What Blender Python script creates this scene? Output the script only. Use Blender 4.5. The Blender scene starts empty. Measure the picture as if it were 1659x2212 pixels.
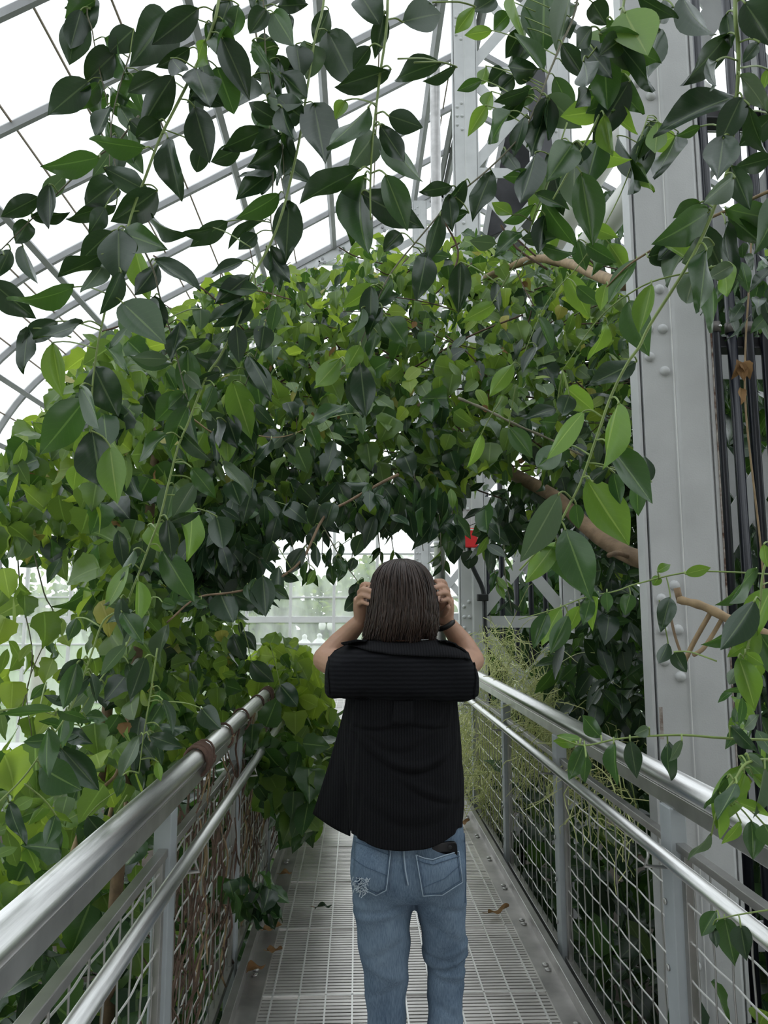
import bpy, bmesh, math, random
import numpy as np
from mathutils import Vector, Matrix
from mathutils.bvhtree import BVHTree

random.seed(7); rng = np.random.default_rng(7)
sc = bpy.context.scene
COL = sc.collection
PI = math.pi

# ------------------------------------------------------------------ camera
F = 1600.0; CX, CY = 829.5, 1106.0; IW, IH = 1659, 2212
YAW, PITCH, H = math.radians(2.0404), math.radians(7.5477), 1.5
fwd = Vector((math.sin(YAW)*math.cos(PITCH), math.cos(YAW)*math.cos(PITCH), math.sin(PITCH)))
rgt = Vector((math.cos(YAW), -math.sin(YAW), 0)); upv = rgt.cross(fwd)
CAM = Vector((0, 0, H))
cd = bpy.data.cameras.new('camera'); cam = bpy.data.objects.new('camera', cd); COL.objects.link(cam)
cd.sensor_fit = 'VERTICAL'; cd.sensor_height = 36.0; cd.lens = 36.0*F/IH; cd.clip_start = 0.05; cd.clip_end = 300
cam.matrix_world = Matrix(((rgt.x, upv.x, -fwd.x, 0), (rgt.y, upv.y, -fwd.y, 0), (rgt.z, upv.z, -fwd.z, H), (0, 0, 0, 1)))
sc.camera = cam

# ------------------------------------------------------------------ world and exposure (bright overcast sky)
W = bpy.data.worlds.new('overcast'); sc.world = W; W.use_nodes = True
bg = W.node_tree.nodes['Background']
bg.inputs[0].default_value = (0.93, 0.965, 1.0, 1); bg.inputs[1].default_value = 1.0
sc.view_settings.view_transform = 'Standard'; sc.view_settings.look = 'None'
sc.view_settings.exposure = 1.0; sc.view_settings.gamma = 1.0; sc.view_settings.use_curve_mapping = False
sc.cycles.transparent_max_bounces = 16; sc.cycles.max_bounces = 8; sc.cycles.diffuse_bounces = 4; sc.cycles.transmission_bounces = 6

# ------------------------------------------------------------------ pixel -> place
def ray(x, y):
    return (fwd*F + rgt*(x-CX) - upv*(y-CY)).normalized()
def atY(x, y, Y):
    d = ray(x, y); return CAM + d*(Y/d.y)
def atX(x, y, X):
    d = ray(x, y); return CAM + d*(X/d.x)
def atZ(x, y, Z):
    d = ray(x, y); return CAM + d*((Z-H)/d.z)

# ------------------------------------------------------------------ materials
def mat(name, base, rough=0.5, metal=0.0, spec=0.5, noise=0.0, nscale=8.0, bump=0.0, bscale=60.0, ramp=None, stretch=None):
    m = bpy.data.materials.new(name); m.use_nodes = True
    nt = m.node_tree; n = nt.nodes; l = nt.links
    p = n['Principled BSDF']
    p.inputs['Base Color'].default_value = (*base, 1); p.inputs['Roughness'].default_value = rough
    p.inputs['Metallic'].default_value = metal; p.inputs['Specular IOR Level'].default_value = spec
    tc = n.new('ShaderNodeTexCoord'); src = tc.outputs['Object']
    if stretch:
        mp = n.new('ShaderNodeMapping'); mp.inputs['Scale'].default_value = stretch; l.new(src, mp.inputs[0]); src = mp.outputs[0]
    if noise > 0 or ramp:
        nz = n.new('ShaderNodeTexNoise'); nz.inputs['Scale'].default_value = nscale; nz.inputs['Detail'].default_value = 5
        l.new(src, nz.inputs['Vector'])
        cr = n.new('ShaderNodeValToRGB')
        if ramp:
            cr.color_ramp.elements[0].color = (*ramp[0], 1); cr.color_ramp.elements[1].color = (*ramp[1], 1)
            cr.color_ramp.elements[0].position = 0.38; cr.color_ramp.elements[1].position = 0.62
        else:
            cr.color_ramp.elements[0].color = (*[max(0, c*(1-noise)) for c in base], 1)
            cr.color_ramp.elements[1].color = (*[min(1, c*(1+noise)) for c in base], 1)
            cr.color_ramp.elements[0].position = 0.3; cr.color_ramp.elements[1].position = 0.7
        l.new(nz.outputs[0], cr.inputs[0]); l.new(cr.outputs[0], p.inputs['Base Color'])
    if bump > 0:
        bz = n.new('ShaderNodeTexNoise'); bz.inputs['Scale'].default_value = bscale; bz.inputs['Detail'].default_value = 4
        l.new(src, bz.inputs['Vector'])
        b = n.new('ShaderNodeBump'); b.inputs['Strength'].default_value = bump; b.inputs['Distance'].default_value = 0.01
        l.new(bz.outputs[0], b.inputs['Height']); l.new(b.outputs[0], p.inputs['Normal'])
    return m

def leaf_mat(name, lo, hi, rib, trans, transl=0.35, rough=0.38, spec=0.45):
    """leaf: green between lo and hi per leaf, pale midrib and faint side veins, light shines through it"""
    m = bpy.data.materials.new(name); m.use_nodes = True
    nt = m.node_tree; n = nt.nodes; l = nt.links
    p = n['Principled BSDF']; out = n['Material Output']
    oi = n.new('ShaderNodeObjectInfo'); at = n.new('ShaderNodeAttribute'); at.attribute_name = 'tint'
    ad = n.new('ShaderNodeMath'); ad.operation = 'ADD'; l.new(oi.outputs['Random'], ad.inputs[0]); l.new(at.outputs['Fac'], ad.inputs[1])
    fr = n.new('ShaderNodeMath'); fr.operation = 'FRACT'; l.new(ad.outputs[0], fr.inputs[0])
    mx = n.new('ShaderNodeMix'); mx.data_type = 'RGBA'; l.new(fr.outputs[0], mx.inputs[0])
    mx.inputs[6].default_value = (*lo, 1); mx.inputs[7].default_value = (*hi, 1)
    uv = n.new('ShaderNodeUVMap'); sp = n.new('ShaderNodeSeparateXYZ'); l.new(uv.outputs[0], sp.inputs[0])
    s = n.new('ShaderNodeMath'); s.operation = 'SUBTRACT'; l.new(sp.outputs[0], s.inputs[0]); s.inputs[1].default_value = 0.5
    a = n.new('ShaderNodeMath'); a.operation = 'ABSOLUTE'; l.new(s.outputs[0], a.inputs[0])
    mr = n.new('ShaderNodeMapRange'); mr.inputs[1].default_value = 0.018; mr.inputs[2].default_value = 0.032
    mr.inputs[3].default_value = 0.75; mr.inputs[4].default_value = 0.0; l.new(a.outputs[0], mr.inputs[0])
    # side veins: sin((v - 0.45|u|)*60)
    k = n.new('ShaderNodeMath'); k.operation = 'MULTIPLY_ADD'; l.new(a.outputs[0], k.inputs[0]); k.inputs[1].default_value = -0.45; l.new(sp.outputs[1], k.inputs[2])
    k2 = n.new('ShaderNodeMath'); k2.operation = 'MULTIPLY'; l.new(k.outputs[0], k2.inputs[0]); k2.inputs[1].default_value = 62.0
    k3 = n.new('ShaderNodeMath'); k3.operation = 'SINE'; l.new(k2.outputs[0], k3.inputs[0])
    vr = n.new('ShaderNodeMapRange'); vr.inputs[1].default_value = 0.9; vr.inputs[2].default_value = 1.0; vr.inputs[3].default_value = 0; vr.inputs[4].default_value = 0.07; l.new(k3.outputs[0], vr.inputs[0])
    mm = n.new('ShaderNodeMath'); mm.operation = 'MAXIMUM'; l.new(mr.outputs[0], mm.inputs[0]); l.new(vr.outputs[0], mm.inputs[1])
    m2 = n.new('ShaderNodeMix'); m2.data_type = 'RGBA'; l.new(mm.outputs[0], m2.inputs[0]); l.new(mx.outputs[2], m2.inputs[6]); m2.inputs[7].default_value = (*rib, 1)
    l.new(m2.outputs[2], p.inputs['Base Color']); p.inputs['Roughness'].default_value = rough; p.inputs['Specular IOR Level'].default_value = spec
    b = n.new('ShaderNodeBump'); b.inputs['Strength'].default_value = 0.15; b.inputs['Distance'].default_value = 0.002
    l.new(mm.outputs[0], b.inputs['Height']); l.new(b.outputs[0], p.inputs['Normal'])
    t = n.new('ShaderNodeBsdfTranslucent')
    m3 = n.new('ShaderNodeMix'); m3.data_type = 'RGBA'; l.new(mm.outputs[0], m3.inputs[0]); m3.inputs[6].default_value = (*trans, 1); m3.inputs[7].default_value = (*[min(1, c*1.5) for c in trans], 1)
    l.new(m3.outputs[2], t.inputs[0])
    ms = n.new('ShaderNodeMixShader'); ms.inputs[0].default_value = transl
    l.new(p.outputs[0], ms.inputs[1]); l.new(t.outputs[0], ms.inputs[2]); l.new(ms.outputs[0], out.inputs[0])
    return m

def glass_mat(name, dirt_lo, dirt_hi, tint=(0.95, 0.98, 1.0), scale=3.0, stretch=(1, 1, 1)):
    m = bpy.data.materials.new(name); m.use_nodes = True
    nt = m.node_tree; n = nt.nodes; l = nt.links; n.remove(n['Principled BSDF']); out = n['Material Output']
    tr = n.new('ShaderNodeBsdfTransparent'); tr.inputs[0].default_value = (*tint, 1)
    tl = n.new('ShaderNodeBsdfTranslucent'); tl.inputs[0].default_value = (0.9, 0.92, 0.92, 1)
    gl = n.new('ShaderNodeBsdfGlossy'); gl.inputs['Roughness'].default_value = 0.05; gl.inputs[0].default_value = (1, 1, 1, 1)
    tc = n.new('ShaderNodeTexCoord'); mp = n.new('ShaderNodeMapping'); mp.inputs['Scale'].default_value = stretch; l.new(tc.outputs['Object'], mp.inputs[0])
    nz = n.new('ShaderNodeTexNoise'); nz.inputs['Scale'].default_value = scale; nz.inputs['Detail'].default_value = 6; l.new(mp.outputs[0], nz.inputs['Vector'])
    mr = n.new('ShaderNodeMapRange'); mr.inputs[1].default_value = 0.35; mr.inputs[2].default_value = 0.7; mr.inputs[3].default_value = dirt_lo; mr.inputs[4].default_value = dirt_hi; l.new(nz.outputs[0], mr.inputs[0])
    a = n.new('ShaderNodeMixShader'); l.new(mr.outputs[0], a.inputs[0]); l.new(tr.outputs[0], a.inputs[1]); l.new(tl.outputs[0], a.inputs[2])
    b = n.new('ShaderNodeMixShader'); b.inputs[0].default_value = 0.05; l.new(a.outputs[0], b.inputs[1]); l.new(gl.outputs[0], b.inputs[2])
    l.new(b.outputs[0], out.inputs[0]); return m

M = {}
M['paint'] = mat('grey_paint', (0.52, 0.525, 0.525), 0.5, noise=0.08, nscale=5, bump=0.08, bscale=160)
M['paint_d'] = mat('grey_paint_roof', (0.26, 0.262, 0.265), 0.5, noise=0.12, nscale=4)
M['white_paint'] = mat('white_paint', (0.74, 0.74, 0.72), 0.5, noise=0.06, nscale=5)
M['steel'] = mat('brushed_stainless', (0.66, 0.655, 0.64), 0.32, metal=1.0, noise=0.10, nscale=22, stretch=(14, 0.6, 14), bump=0.05, bscale=50)
M['steel_d'] = mat('dull_stainless', (0.50, 0.49, 0.475), 0.42, metal=1.0, noise=0.15, nscale=10)
M['postpaint'] = mat('blue_grey_post_paint', (0.40, 0.43, 0.445), 0.5, noise=0.08, nscale=9, metal=0.0)
M['grate'] = mat('worn_grating_steel', (0.66, 0.63, 0.61), 0.42, metal=0.75, noise=0.25, nscale=3)
M['rod'] = mat('bright_rod_steel', (0.80, 0.79, 0.77), 0.35, metal=0.55)
M['plate'] = mat('scuffed_plate_steel', (0.45, 0.43, 0.42), 0.45, metal=0.85, noise=0.3, nscale=6)
M['black_pipe'] = mat('black_enamel_pipe', (0.010, 0.012, 0.020), 0.28, spec=0.6)
M['clamp'] = mat('clamp_steel', (0.16, 0.15, 0.14), 0.5, metal=0.6)
M['dark_metal'] = mat('dark_sheet_metal', (0.045, 0.045, 0.05), 0.5, noise=0.2)
M['duct'] = mat('white_duct', (0.70, 0.69, 0.66), 0.45, noise=0.05)
M['rust'] = mat('rust', (0.13, 0.06, 0.035), 0.85, noise=0.5, nscale=30, bump=0.5, ramp=((0.10, 0.045, 0.025), (0.42, 0.38, 0.34)))
M['stone'] = mat('weathered_stone', (0.33, 0.31, 0.28), 0.85, noise=0.2, nscale=2, bump=0.3, bscale=8)
M['soil'] = mat('soil', (0.045, 0.035, 0.025), 0.95, noise=0.4, nscale=3, bump=0.6, bscale=12)
M['lawn'] = mat('lawn', (0.12, 0.2, 0.06), 0.9, noise=0.4, nscale=2)
M['bark'] = mat('brown_bark', (0.20, 0.135, 0.08), 0.8, noise=0.35, nscale=18, bump=0.4, bscale=40)
M['twig'] = mat('tan_twig', (0.30, 0.21, 0.115), 0.7, noise=0.25, nscale=30)
M['greenstem'] = mat('green_stem', (0.22, 0.30, 0.085), 0.5, noise=0.2, nscale=20)
M['darkstem'] = mat('grey_brown_stem', (0.16, 0.15, 0.095), 0.6, noise=0.25, nscale=20)
M['deadvine'] = mat('dead_vine', (0.115, 0.072, 0.05), 0.85, noise=0.4, nscale=40)
M['rope'] = mat('twined_vine', (0.13, 0.075, 0.055), 0.8, noise=0.3, nscale=30)
M['glass'] = glass_mat('roof_glass', 0.05, 0.30, scale=1.5)
M['dglass'] = glass_mat('misted_wall_glass', 0.22, 0.65, tint=(0.97, 0.99, 0.98), scale=1.2, stretch=(2.2, 1, 0.7))
M['lap'] = mat('glass_lap_putty', (0.28, 0.22, 0.18), 0.8)
M['red'] = mat('red_sign', (0.75, 0.03, 0.035), 0.5)
M['white'] = mat('white_enamel', (0.85, 0.85, 0.83), 0.4)
M['rubber'] = mat('black_rubber', (0.012, 0.012, 0.013), 0.5)
M['phone'] = mat('black_phone', (0.006, 0.006, 0.008), 0.22)
M['cable'] = mat('black_cable', (0.012, 0.013, 0.015), 0.35)
M['sticker'] = mat('blue_white_sticker', (0.35, 0.55, 0.75), 0.5)
# leaves: mature glossy, young bright with backlit glow painted in, and the ivy kinds
M['leaf'] = leaf_mat('mature_leaf', (0.022, 0.062, 0.024), (0.045, 0.105, 0.034), (0.20, 0.30, 0.10), (0.10, 0.22, 0.03), 0.30, 0.26, 0.6)
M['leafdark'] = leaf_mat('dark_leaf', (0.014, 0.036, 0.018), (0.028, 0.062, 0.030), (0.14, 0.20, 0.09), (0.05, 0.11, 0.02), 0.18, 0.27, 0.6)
M['leaf_young_backlit'] = leaf_mat('young_and_backlit_leaf', (0.085, 0.19, 0.03), (0.15, 0.28, 0.045), (0.34, 0.42, 0.13), (0.28, 0.46, 0.05), 0.42, 0.3, 0.5)
M['leafpale'] = leaf_mat('pale_leaf', (0.085, 0.13, 0.085), (0.13, 0.18, 0.115), (0.28, 0.33, 0.20), (0.12, 0.22, 0.06), 0.25, 0.30)
M['ivy'] = leaf_mat('ivy_leaf', (0.04, 0.095, 0.028), (0.15, 0.245, 0.06), (0.24, 0.34, 0.12), (0.25, 0.40, 0.05), 0.38, 0.3, 0.55)
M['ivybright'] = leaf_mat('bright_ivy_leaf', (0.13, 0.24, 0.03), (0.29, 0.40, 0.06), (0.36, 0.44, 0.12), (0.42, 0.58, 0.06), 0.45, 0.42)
M['ivyyellow'] = leaf_mat('yellowed_leaf', (0.30, 0.30, 0.07), (0.42, 0.38, 0.10), (0.45, 0.42, 0.16), (0.5, 0.48, 0.1), 0.35, 0.5)
M['dead'] = leaf_mat('dead_leaf', (0.20, 0.11, 0.05), (0.36, 0.22, 0.11), (0.30, 0.2, 0.1), (0.3, 0.18, 0.07), 0.2, 0.8, 0.1)
M['farleaf'] = leaf_mat('far_tree_leaf', (0.08, 0.15, 0.05), (0.22, 0.32, 0.10), (0.2, 0.3, 0.1), (0.25, 0.4, 0.08), 0.35, 0.6)
M['cactus'] = mat('mistletoe_cactus_green', (0.4, 0.45, 0.15), 0.55, ramp=((0.40, 0.46, 0.14), (0.85, 0.86, 0.42)), nscale=9)
M['palm'] = leaf_mat('palm_leaflet', (0.014, 0.032, 0.014), (0.03, 0.06, 0.024), (0.08, 0.12, 0.05), (0.05, 0.10, 0.02), 0.15, 0.45)

# ------------------------------------------------------------------ mesh builders
class MB:
    def __init__(s): s.v = []; s.f = []; s.uv = None
    def box(s, x0, x1, y0, y1, z0, z1):
        b = len(s.v)
        s.v += [(x0, y0, z0), (x1, y0, z0), (x1, y1, z0), (x0, y1, z0), (x0, y0, z1), (x1, y0, z1), (x1, y1, z1), (x0, y1, z1)]
        s.f += [tuple(b+i for i in q) for q in ((0, 3, 2, 1), (4, 5, 6, 7), (0, 1, 5, 4), (1, 2, 6, 5), (2, 3, 7, 6), (3, 0, 4, 7))]
        return s
    def bar(s, a, b, w, h, up=Vector((0, 0, 1))):
        """rectangular bar from a to b, w across, h along up"""
        a = Vector(a); b = Vector(b); d = (b-a).normalized()
        x = d.cross(up)
        if x.length < 1e-4: x = d.cross(Vector((1, 0, 0)))
        x.normalize(); z = x.cross(d).normalized(); k = len(s.v)
        for p in (a, b):
            for i, j in ((-1, -1), (1, -1), (1, 1), (-1, 1)): s.v.append(tuple(p + x*(w/2*i) + z*(h/2*j)))
        s.f += [tuple(k+i for i in q) for q in ((3, 2, 1, 0), (4, 5, 6, 7), (0, 1, 5, 4), (1, 2, 6, 5), (2, 3, 7, 6), (3, 0, 4, 7))]
        return s
    def tube(s, pts, rad, n=8, cap=True, flat=None):
        pts = [Vector(p) for p in pts]; m = len(pts)
        if not hasattr(rad, '__len__'): rad = [rad]*m
        b = len(s.v); ref = None
        for i, p in enumerate(pts):
            t = (pts[min(i+1, m-1)] - pts[max(i-1, 0)])
            t = t.normalized() if t.length > 1e-9 else Vector((0, 0, 1))
            if ref is None:
                ref = t.cross(Vector((0, 0, 1)))
                if ref.length < 0.1: ref = t.cross(Vector((1, 0, 0)))
            x = (ref - t*ref.dot(t)).normalized(); ref = x; y = t.cross(x)
            ra, rb = rad[i] if hasattr(rad[i], '__len__') else (rad[i], rad[i])
            for k in range(n):
                a = 2*PI*k/n; s.v.append(tuple(p + x*(ra*math.cos(a)) + y*(rb*math.sin(a))))
        for i in range(m-1):
            for k in range(n):
                s.f.append((b+i*n+k, b+i*n+(k+1) % n, b+(i+1)*n+(k+1) % n, b+(i+1)*n+k))
        if cap:
            s.f.append(tuple(b+k for k in range(n))[::-1]); s.f.append(tuple(b+(m-1)*n+k for k in range(n)))
        return s
    def rings(s, rings, cap=True, closed=True):
        b = len(s.v); n = len(rings[0]); m = len(rings)
        for r in rings: s.v += [tuple(p) for p in r]
        for i in range(m-1):
            for k in range(n if closed else n-1):
                s.f.append((b+i*n+k, b+i*n+(k+1) % n, b+(i+1)*n+(k+1) % n, b+(i+1)*n+k))
        if cap and closed:
            s.f.append(tuple(b+k for k in range(n))[::-1]); s.f.append(tuple(b+(m-1)*n+k for k in range(n)))
        return s
    def ball(s, c, r, nu=12, nv=8, sc=(1, 1, 1), M3=None):
        c = Vector(c); rr = []
        for j in range(1, nv):
            a = PI*j/nv
            ring = []
            for i in range(nu):
                t = 2*PI*i/nu; p = Vector((r*sc[0]*math.sin(a)*math.cos(t), r*sc[1]*math.sin(a)*math.sin(t), -r*sc[2]*math.cos(a)))
                if M3: p = M3 @ p
                ring.append(c+p)
            rr.append(ring)
        return s.rings(rr)
    def build(s, name, material, parent=None, smooth=False):
        me = bpy.data.meshes.new(name); me.from_pydata(s.v, [], s.f); me.update()
        if smooth: me.shade_smooth()
        return obj(name, me, material, parent)

def obj(name, me, material, parent=None, M4=None):
    if material is not None and not me.materials: me.materials.append(M[material] if isinstance(material, str) else material)
    o = bpy.data.objects.new(name, me); COL.objects.link(o)
    X = M4 if M4 is not None else Matrix.Identity(4)
    if parent is not None:
        o.parent = parent
        X = Matrix.Translation(-WLOC.get(parent.name, Vector((0, 0, 0)))) @ X
    o.matrix_basis = X
    WLOC[o.name] = X.translation if parent is None else Vector((0, 0, 0)) + (M4.translation if M4 is not None else Vector((0, 0, 0)))
    return o
WLOC = {}   # world location (unrotated) of things that carry parts
def thing(name, loc, label=None, cat=None, group=None, kind=None):
    o = bpy.data.objects.new(name, None); COL.objects.link(o); o.location = loc; o.empty_display_size = 0.1
    WLOC[o.name] = Vector(loc)
    tag(o, label, cat, group, kind); return o
def tag(o, label=None, cat=None, group=None, kind=None):
    if label: o['label'] = label
    if cat: o['category'] = cat
    if group: o['group'] = group
    if kind: o['kind'] = kind
    return o
def bevel(o, w, seg=2):
    b = o.modifiers.new('bevel', 'BEVEL'); b.width = w; b.segments = seg; b.limit_method = 'ANGLE'; return o
def smooth_pts(pts, k=4):
    """Catmull-Rom through the points"""
    P = [Vector(p) for p in pts]
    if len(P) < 3: return P
    out = []
    Q = [P[0]*2-P[1]] + P + [P[-1]*2-P[-2]]
    for i in range(1, len(Q)-2):
        for j in range(k):
            t = j/k; a, b, c, d = Q[i-1], Q[i], Q[i+1], Q[i+2]
            out.append(0.5*((2*b) + (c-a)*t + (2*a-5*b+4*c-d)*t*t + (3*b-a-3*c+d)*t**3))
    out.append(P[-1]); return out

# ------------------------------------------------------------------ leaf templates (length 1 along +Y, upper side +Z)
def prof_ficus(y): return max(0.0, math.sin(PI*min(1, y**0.90)))**0.78*(1-0.40*max(0, (y-0.55)/0.45)**1.5)
IVY = [(0, 0), (0.03, 0.50), (0.10, 0.82), (0.22, 0.88), (0.34, 1.0), (0.44, 0.80), (0.55, 0.72), (0.66, 0.66), (0.78, 0.42), (0.9, 0.15), (1, 0)]
def prof_ivy(y):
    for (a, b), (c, d) in zip(IVY, IVY[1:]):
        if y <= c: return b+(d-b)*(y-a)/(c-a)
    return 0
def prof_round(y): return max(0.0, math.sin(PI*y**0.70))**0.6*(1-0.2*y**6)
def leaf_geo(prof, width, rows, half, fold, droop, wave, seed, ys=None):
    r = random.Random(seed); V = []; U = []; Fc = []; n = 2*half+1; ph = r.uniform(0, 6); tw = r.uniform(-0.5, 0.5)
    ys = ys or [i/rows for i in range(rows+1)]
    for y in ys:
        w = width*0.5*prof(y)
        for k in range(n):
            u = (k-half)/half; x = u*w
            z = fold*abs(x) - droop*y*y + wave*math.sin(7*y+ph)*abs(u)**2*0.06 + tw*x*(y-0.4)*0.5
            V.append((x, y - 0.10*droop*y, z)); U.append((u*0.5+0.5, y))
    for i in range(len(ys)-1):
        for k in range(n-1): Fc.append((i*n+k, i*n+k+1, (i+1)*n+k+1, (i+1)*n+k))
    return np.array(V), Fc, np.array(U)
TEMPL = {}
for kind, prof, width, rows, half, n in (('ficus', prof_ficus, 0.42, 7, 1, 5), ('round', prof_round, 0.70, 6, 1, 4), ('ivy', prof_ivy, 0.95, 0, 2, 7), ('slim', prof_ficus, 0.16, 5, 1, 3)):
    ys = [0, 0.03, 0.10, 0.22, 0.34, 0.44, 0.55, 0.66, 0.78, 1] if kind == 'ivy' else None
    TEMPL[kind] = [leaf_geo(prof, width, rows, half, random.uniform(0.1, 0.5), random.uniform(-0.05, 0.45), random.uniform(0.2, 1.0)*(2.2 if kind == 'ivy' else 1.0), i*13+len(kind), ys) for i in range(n)]
def geo_mesh(name, V, Fc, U, tint=None, smooth=True):
    me = bpy.data.meshes.new(name); me.from_pydata([tuple(v) for v in V], [], Fc)
    uvl = me.uv_layers.new(name='UVMap'); idx = np.fromiter((i for f in Fc for i in f), dtype=np.int64)
    uvl.data.foreach_set('uv', U[idx].astype(np.float32).ravel())
    if tint is not None:
        at = me.attributes.new('tint', 'FLOAT', 'POINT'); at.data.foreach_set('value', tint.astype(np.float32))
    if smooth: me.shade_smooth()
    me.update(); return me
LEAFMESH = {}
def leaf_mesh(kind, k, m):
    key = (kind, k, m)
    if key not in LEAFMESH:
        V, Fc, U = TEMPL[kind][k]; me = geo_mesh('leaf', V, Fc, U); me.materials.append(M[m]); LEAFMESH[key] = me
    return LEAFMESH[key]
def leaf_matrix(base, axis, normal, length, wscale=1.0):
    a = axis.normalized(); nrm = (normal - a*normal.dot(a))
    if nrm.length < 1e-4: nrm = a.orthogonal()
    nrm.normalize(); x = a.cross(nrm).normalized()
    return Matrix(((x.x*length*wscale, a.x*length, nrm.x*length, base.x), (x.y*length*wscale, a.y*length, nrm.y*length, base.y), (x.z*length*wscale, a.z*length, nrm.z*length, base.z), (0, 0, 0, 1)))
def leaf_stuff(name, items, parent=None, kind='stuff'):
    """items: (kind, k, matname, Matrix) -> one mesh"""
    mats = sorted({i[2] for i in items}); VV = []; FF = []; UU = []; TT = []; MI = []; off = 0
    for kd, k, m, X in items:
        V, Fc, U = TEMPL[kd][k]; A = np.array(X)
        VV.append(V @ A[:3, :3].T + A[:3, 3]); UU.append(U); TT.append(np.full(len(V), rng.random()))
        FF += [tuple(i+off for i in f) for f in Fc]; MI += [mats.index(m)]*len(Fc); off += len(V)
    me = geo_mesh(name, np.concatenate(VV), FF, np.concatenate(UU), np.concatenate(TT))
    for m in mats: me.materials.append(M[m])
    me.polygons.foreach_set('material_index', MI)
    o = obj(name, me, None, parent)
    if kind: o['kind'] = kind
    return o
def plant_leaves(root, items, limit=300):
    """the leaves that show largest become parts of their own, the rest one part"""
    def size(it):
        X = it[3]; c = X.translation; return (X.col[1].xyz.length)/max(0.3, (c-CAM).length)
    items = sorted(items, key=size, reverse=True)
    for kd, k, m, X in items[:limit]: obj('leaf', leaf_mesh(kd, k, m), None, root, X)
    if len(items) > limit: leaf_stuff('small_leaves', items[limit:], root)
def inside(x, y, poly):
    c = False; j = len(poly)-1
    for i in range(len(poly)):
        if (poly[i][1] > y) != (poly[j][1] > y) and x < (poly[j][0]-poly[i][0])*(y-poly[i][1])/(poly[j][1]-poly[i][1])+poly[i][0]: c = not c
        j = i
    return c
def rand_in(poly):
    xs = [p[0] for p in poly]; ys = [p[1] for p in poly]
    while True:
        x = random.uniform(min(xs), max(xs)); y = random.uniform(min(ys), max(ys))
        if inside(x, y, poly): return x, y
def pick(w):
    r = random.random()*sum(v for _, v in w)
    for k, v in w:
        r -= v
        if r <= 0: return k
    return w[-1][0]
def rvec(s=1.0): return Vector((random.gauss(0, s), random.gauss(0, s), random.gauss(0, s)))

# ================================================================== THE SETTING
XC = 0.195            # walkway centre line
DECK0, DECK1 = -1.2, 13.6
# ground below the bridge, lawn outside
g = MB(); g.box(-7.0, 10.4, -9, 14.4, -1.75, -1.6); tag(g.build('ground', 'soil'), 'dark soil of the planting beds below the bridge', kind='structure')
g = MB(); g.box(-90, 90, 14.5, 120, -1.9, -1.75); tag(g.build('lawn', 'lawn'), 'green lawn outside the glass end wall', kind='structure')
g = MB(); g.box(-90, -7.05, -40, 14.5, -1.9, -1.75); tag(g.build('lawn', 'lawn'), 'lawn outside the curved glass side', kind='structure')
g = MB(); g.box(10.45, 90, -40, 14.5, -1.9, -1.75); tag(g.build('lawn', 'lawn'), 'lawn outside the far side of the glasshouse', kind='structure')

# ---- deck of steel grating: panels with cross bars and bright rods
floor = thing('floor', (XC, 0, 0), 'steel grating deck of the raised walkway', kind='structure')
PW = 0.56
def grate_panel(y0, y1, near):
    pm = MB(); fx = PW
    for s in (-1, 1): pm.bar((XC+s*(fx), y0+0.002, -0.014), (XC+s*(fx), y1-0.002, -0.014), 0.006, 0.026)
    for y in (y0+0.004, y1-0.004): pm.bar((XC-fx, y, -0.014), (XC+fx, y, -0.014), 0.006, 0.026)
    p = pm.build('grating_panel', 'grate', floor)
    b = MB(); y = y0+0.02
    step = 0.0245
    while y < y1-0.01:
        b.box(XC-fx, XC+fx, y-0.0085, y+0.0085, -0.024, -0.003); y += step
    o = b.build('cross_bars', 'grate', p); o['kind'] = 'stuff'
    if near:
        for k in range(-5, 6):
            r = MB(); r.bar((XC+k*0.104, y0, 0.0), (XC+k*0.104, y1, 0.0), 0.0065, 0.006); r.build('rod', 'rod', p)
    else:
        r = MB()
        for k in range(-5, 6): r.bar((XC+k*0.104, y0, 0.0), (XC+k*0.104, y1, 0.0), 0.0065, 0.006)
        r.build('rods', 'rod', p)['kind'] = 'stuff'
    r = MB(); r.bar((XC-fx, y1, 0.0), (XC+fx, y1, 0.0), 0.006, 0.006); r.build('panel_seam', 'rod', p)
y = DECK0
while y < DECK1-0.01:
    grate_panel(y, min(y+0.62, DECK1), 1.8 < y < 9); y += 0.62
for s in (-1, 1):
    x = XC+s*0.603
    b = MB(); b.box(x-0.043, x+0.043, DECK0, DECK1, -0.03, -0.004)
    pl = b.build('edge_plate', 'plate', floor)
    y = 2.4
    while y < 8:
        for dy in (0, 0.045):
            q = MB(); q.tube([(x+s*0.012, y+dy, -0.004), (x+s*0.012, y+dy, 0.002)], 0.014, 12); q.tube([(x+s*0.012, y+dy, 0.002), (x+s*0.012, y+dy, 0.005)], [0.007, 0.005], 8)
            q.build('bolt', 'steel_d', pl, True)
        y += 0.46
    b = MB(); b.box(x+s*0.045-0.004, x+s*0.045+0.004, DECK0, DECK1, -0.12, 0.045); b.box(min(x+s*0.045, x+s*0.075), max(x+s*0.045, x+s*0.075), DECK0, DECK1, 0.037, 0.045)
    bevel(b.build('toe_plate', 'steel_d', floor), 0.002)
    b = MB(); b.box(x+s*0.05-0.04, x+s*0.05+0.04, DECK0, DECK1, -0.36, -0.13); b.build('edge_beam', 'paint_d', floor)

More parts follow.
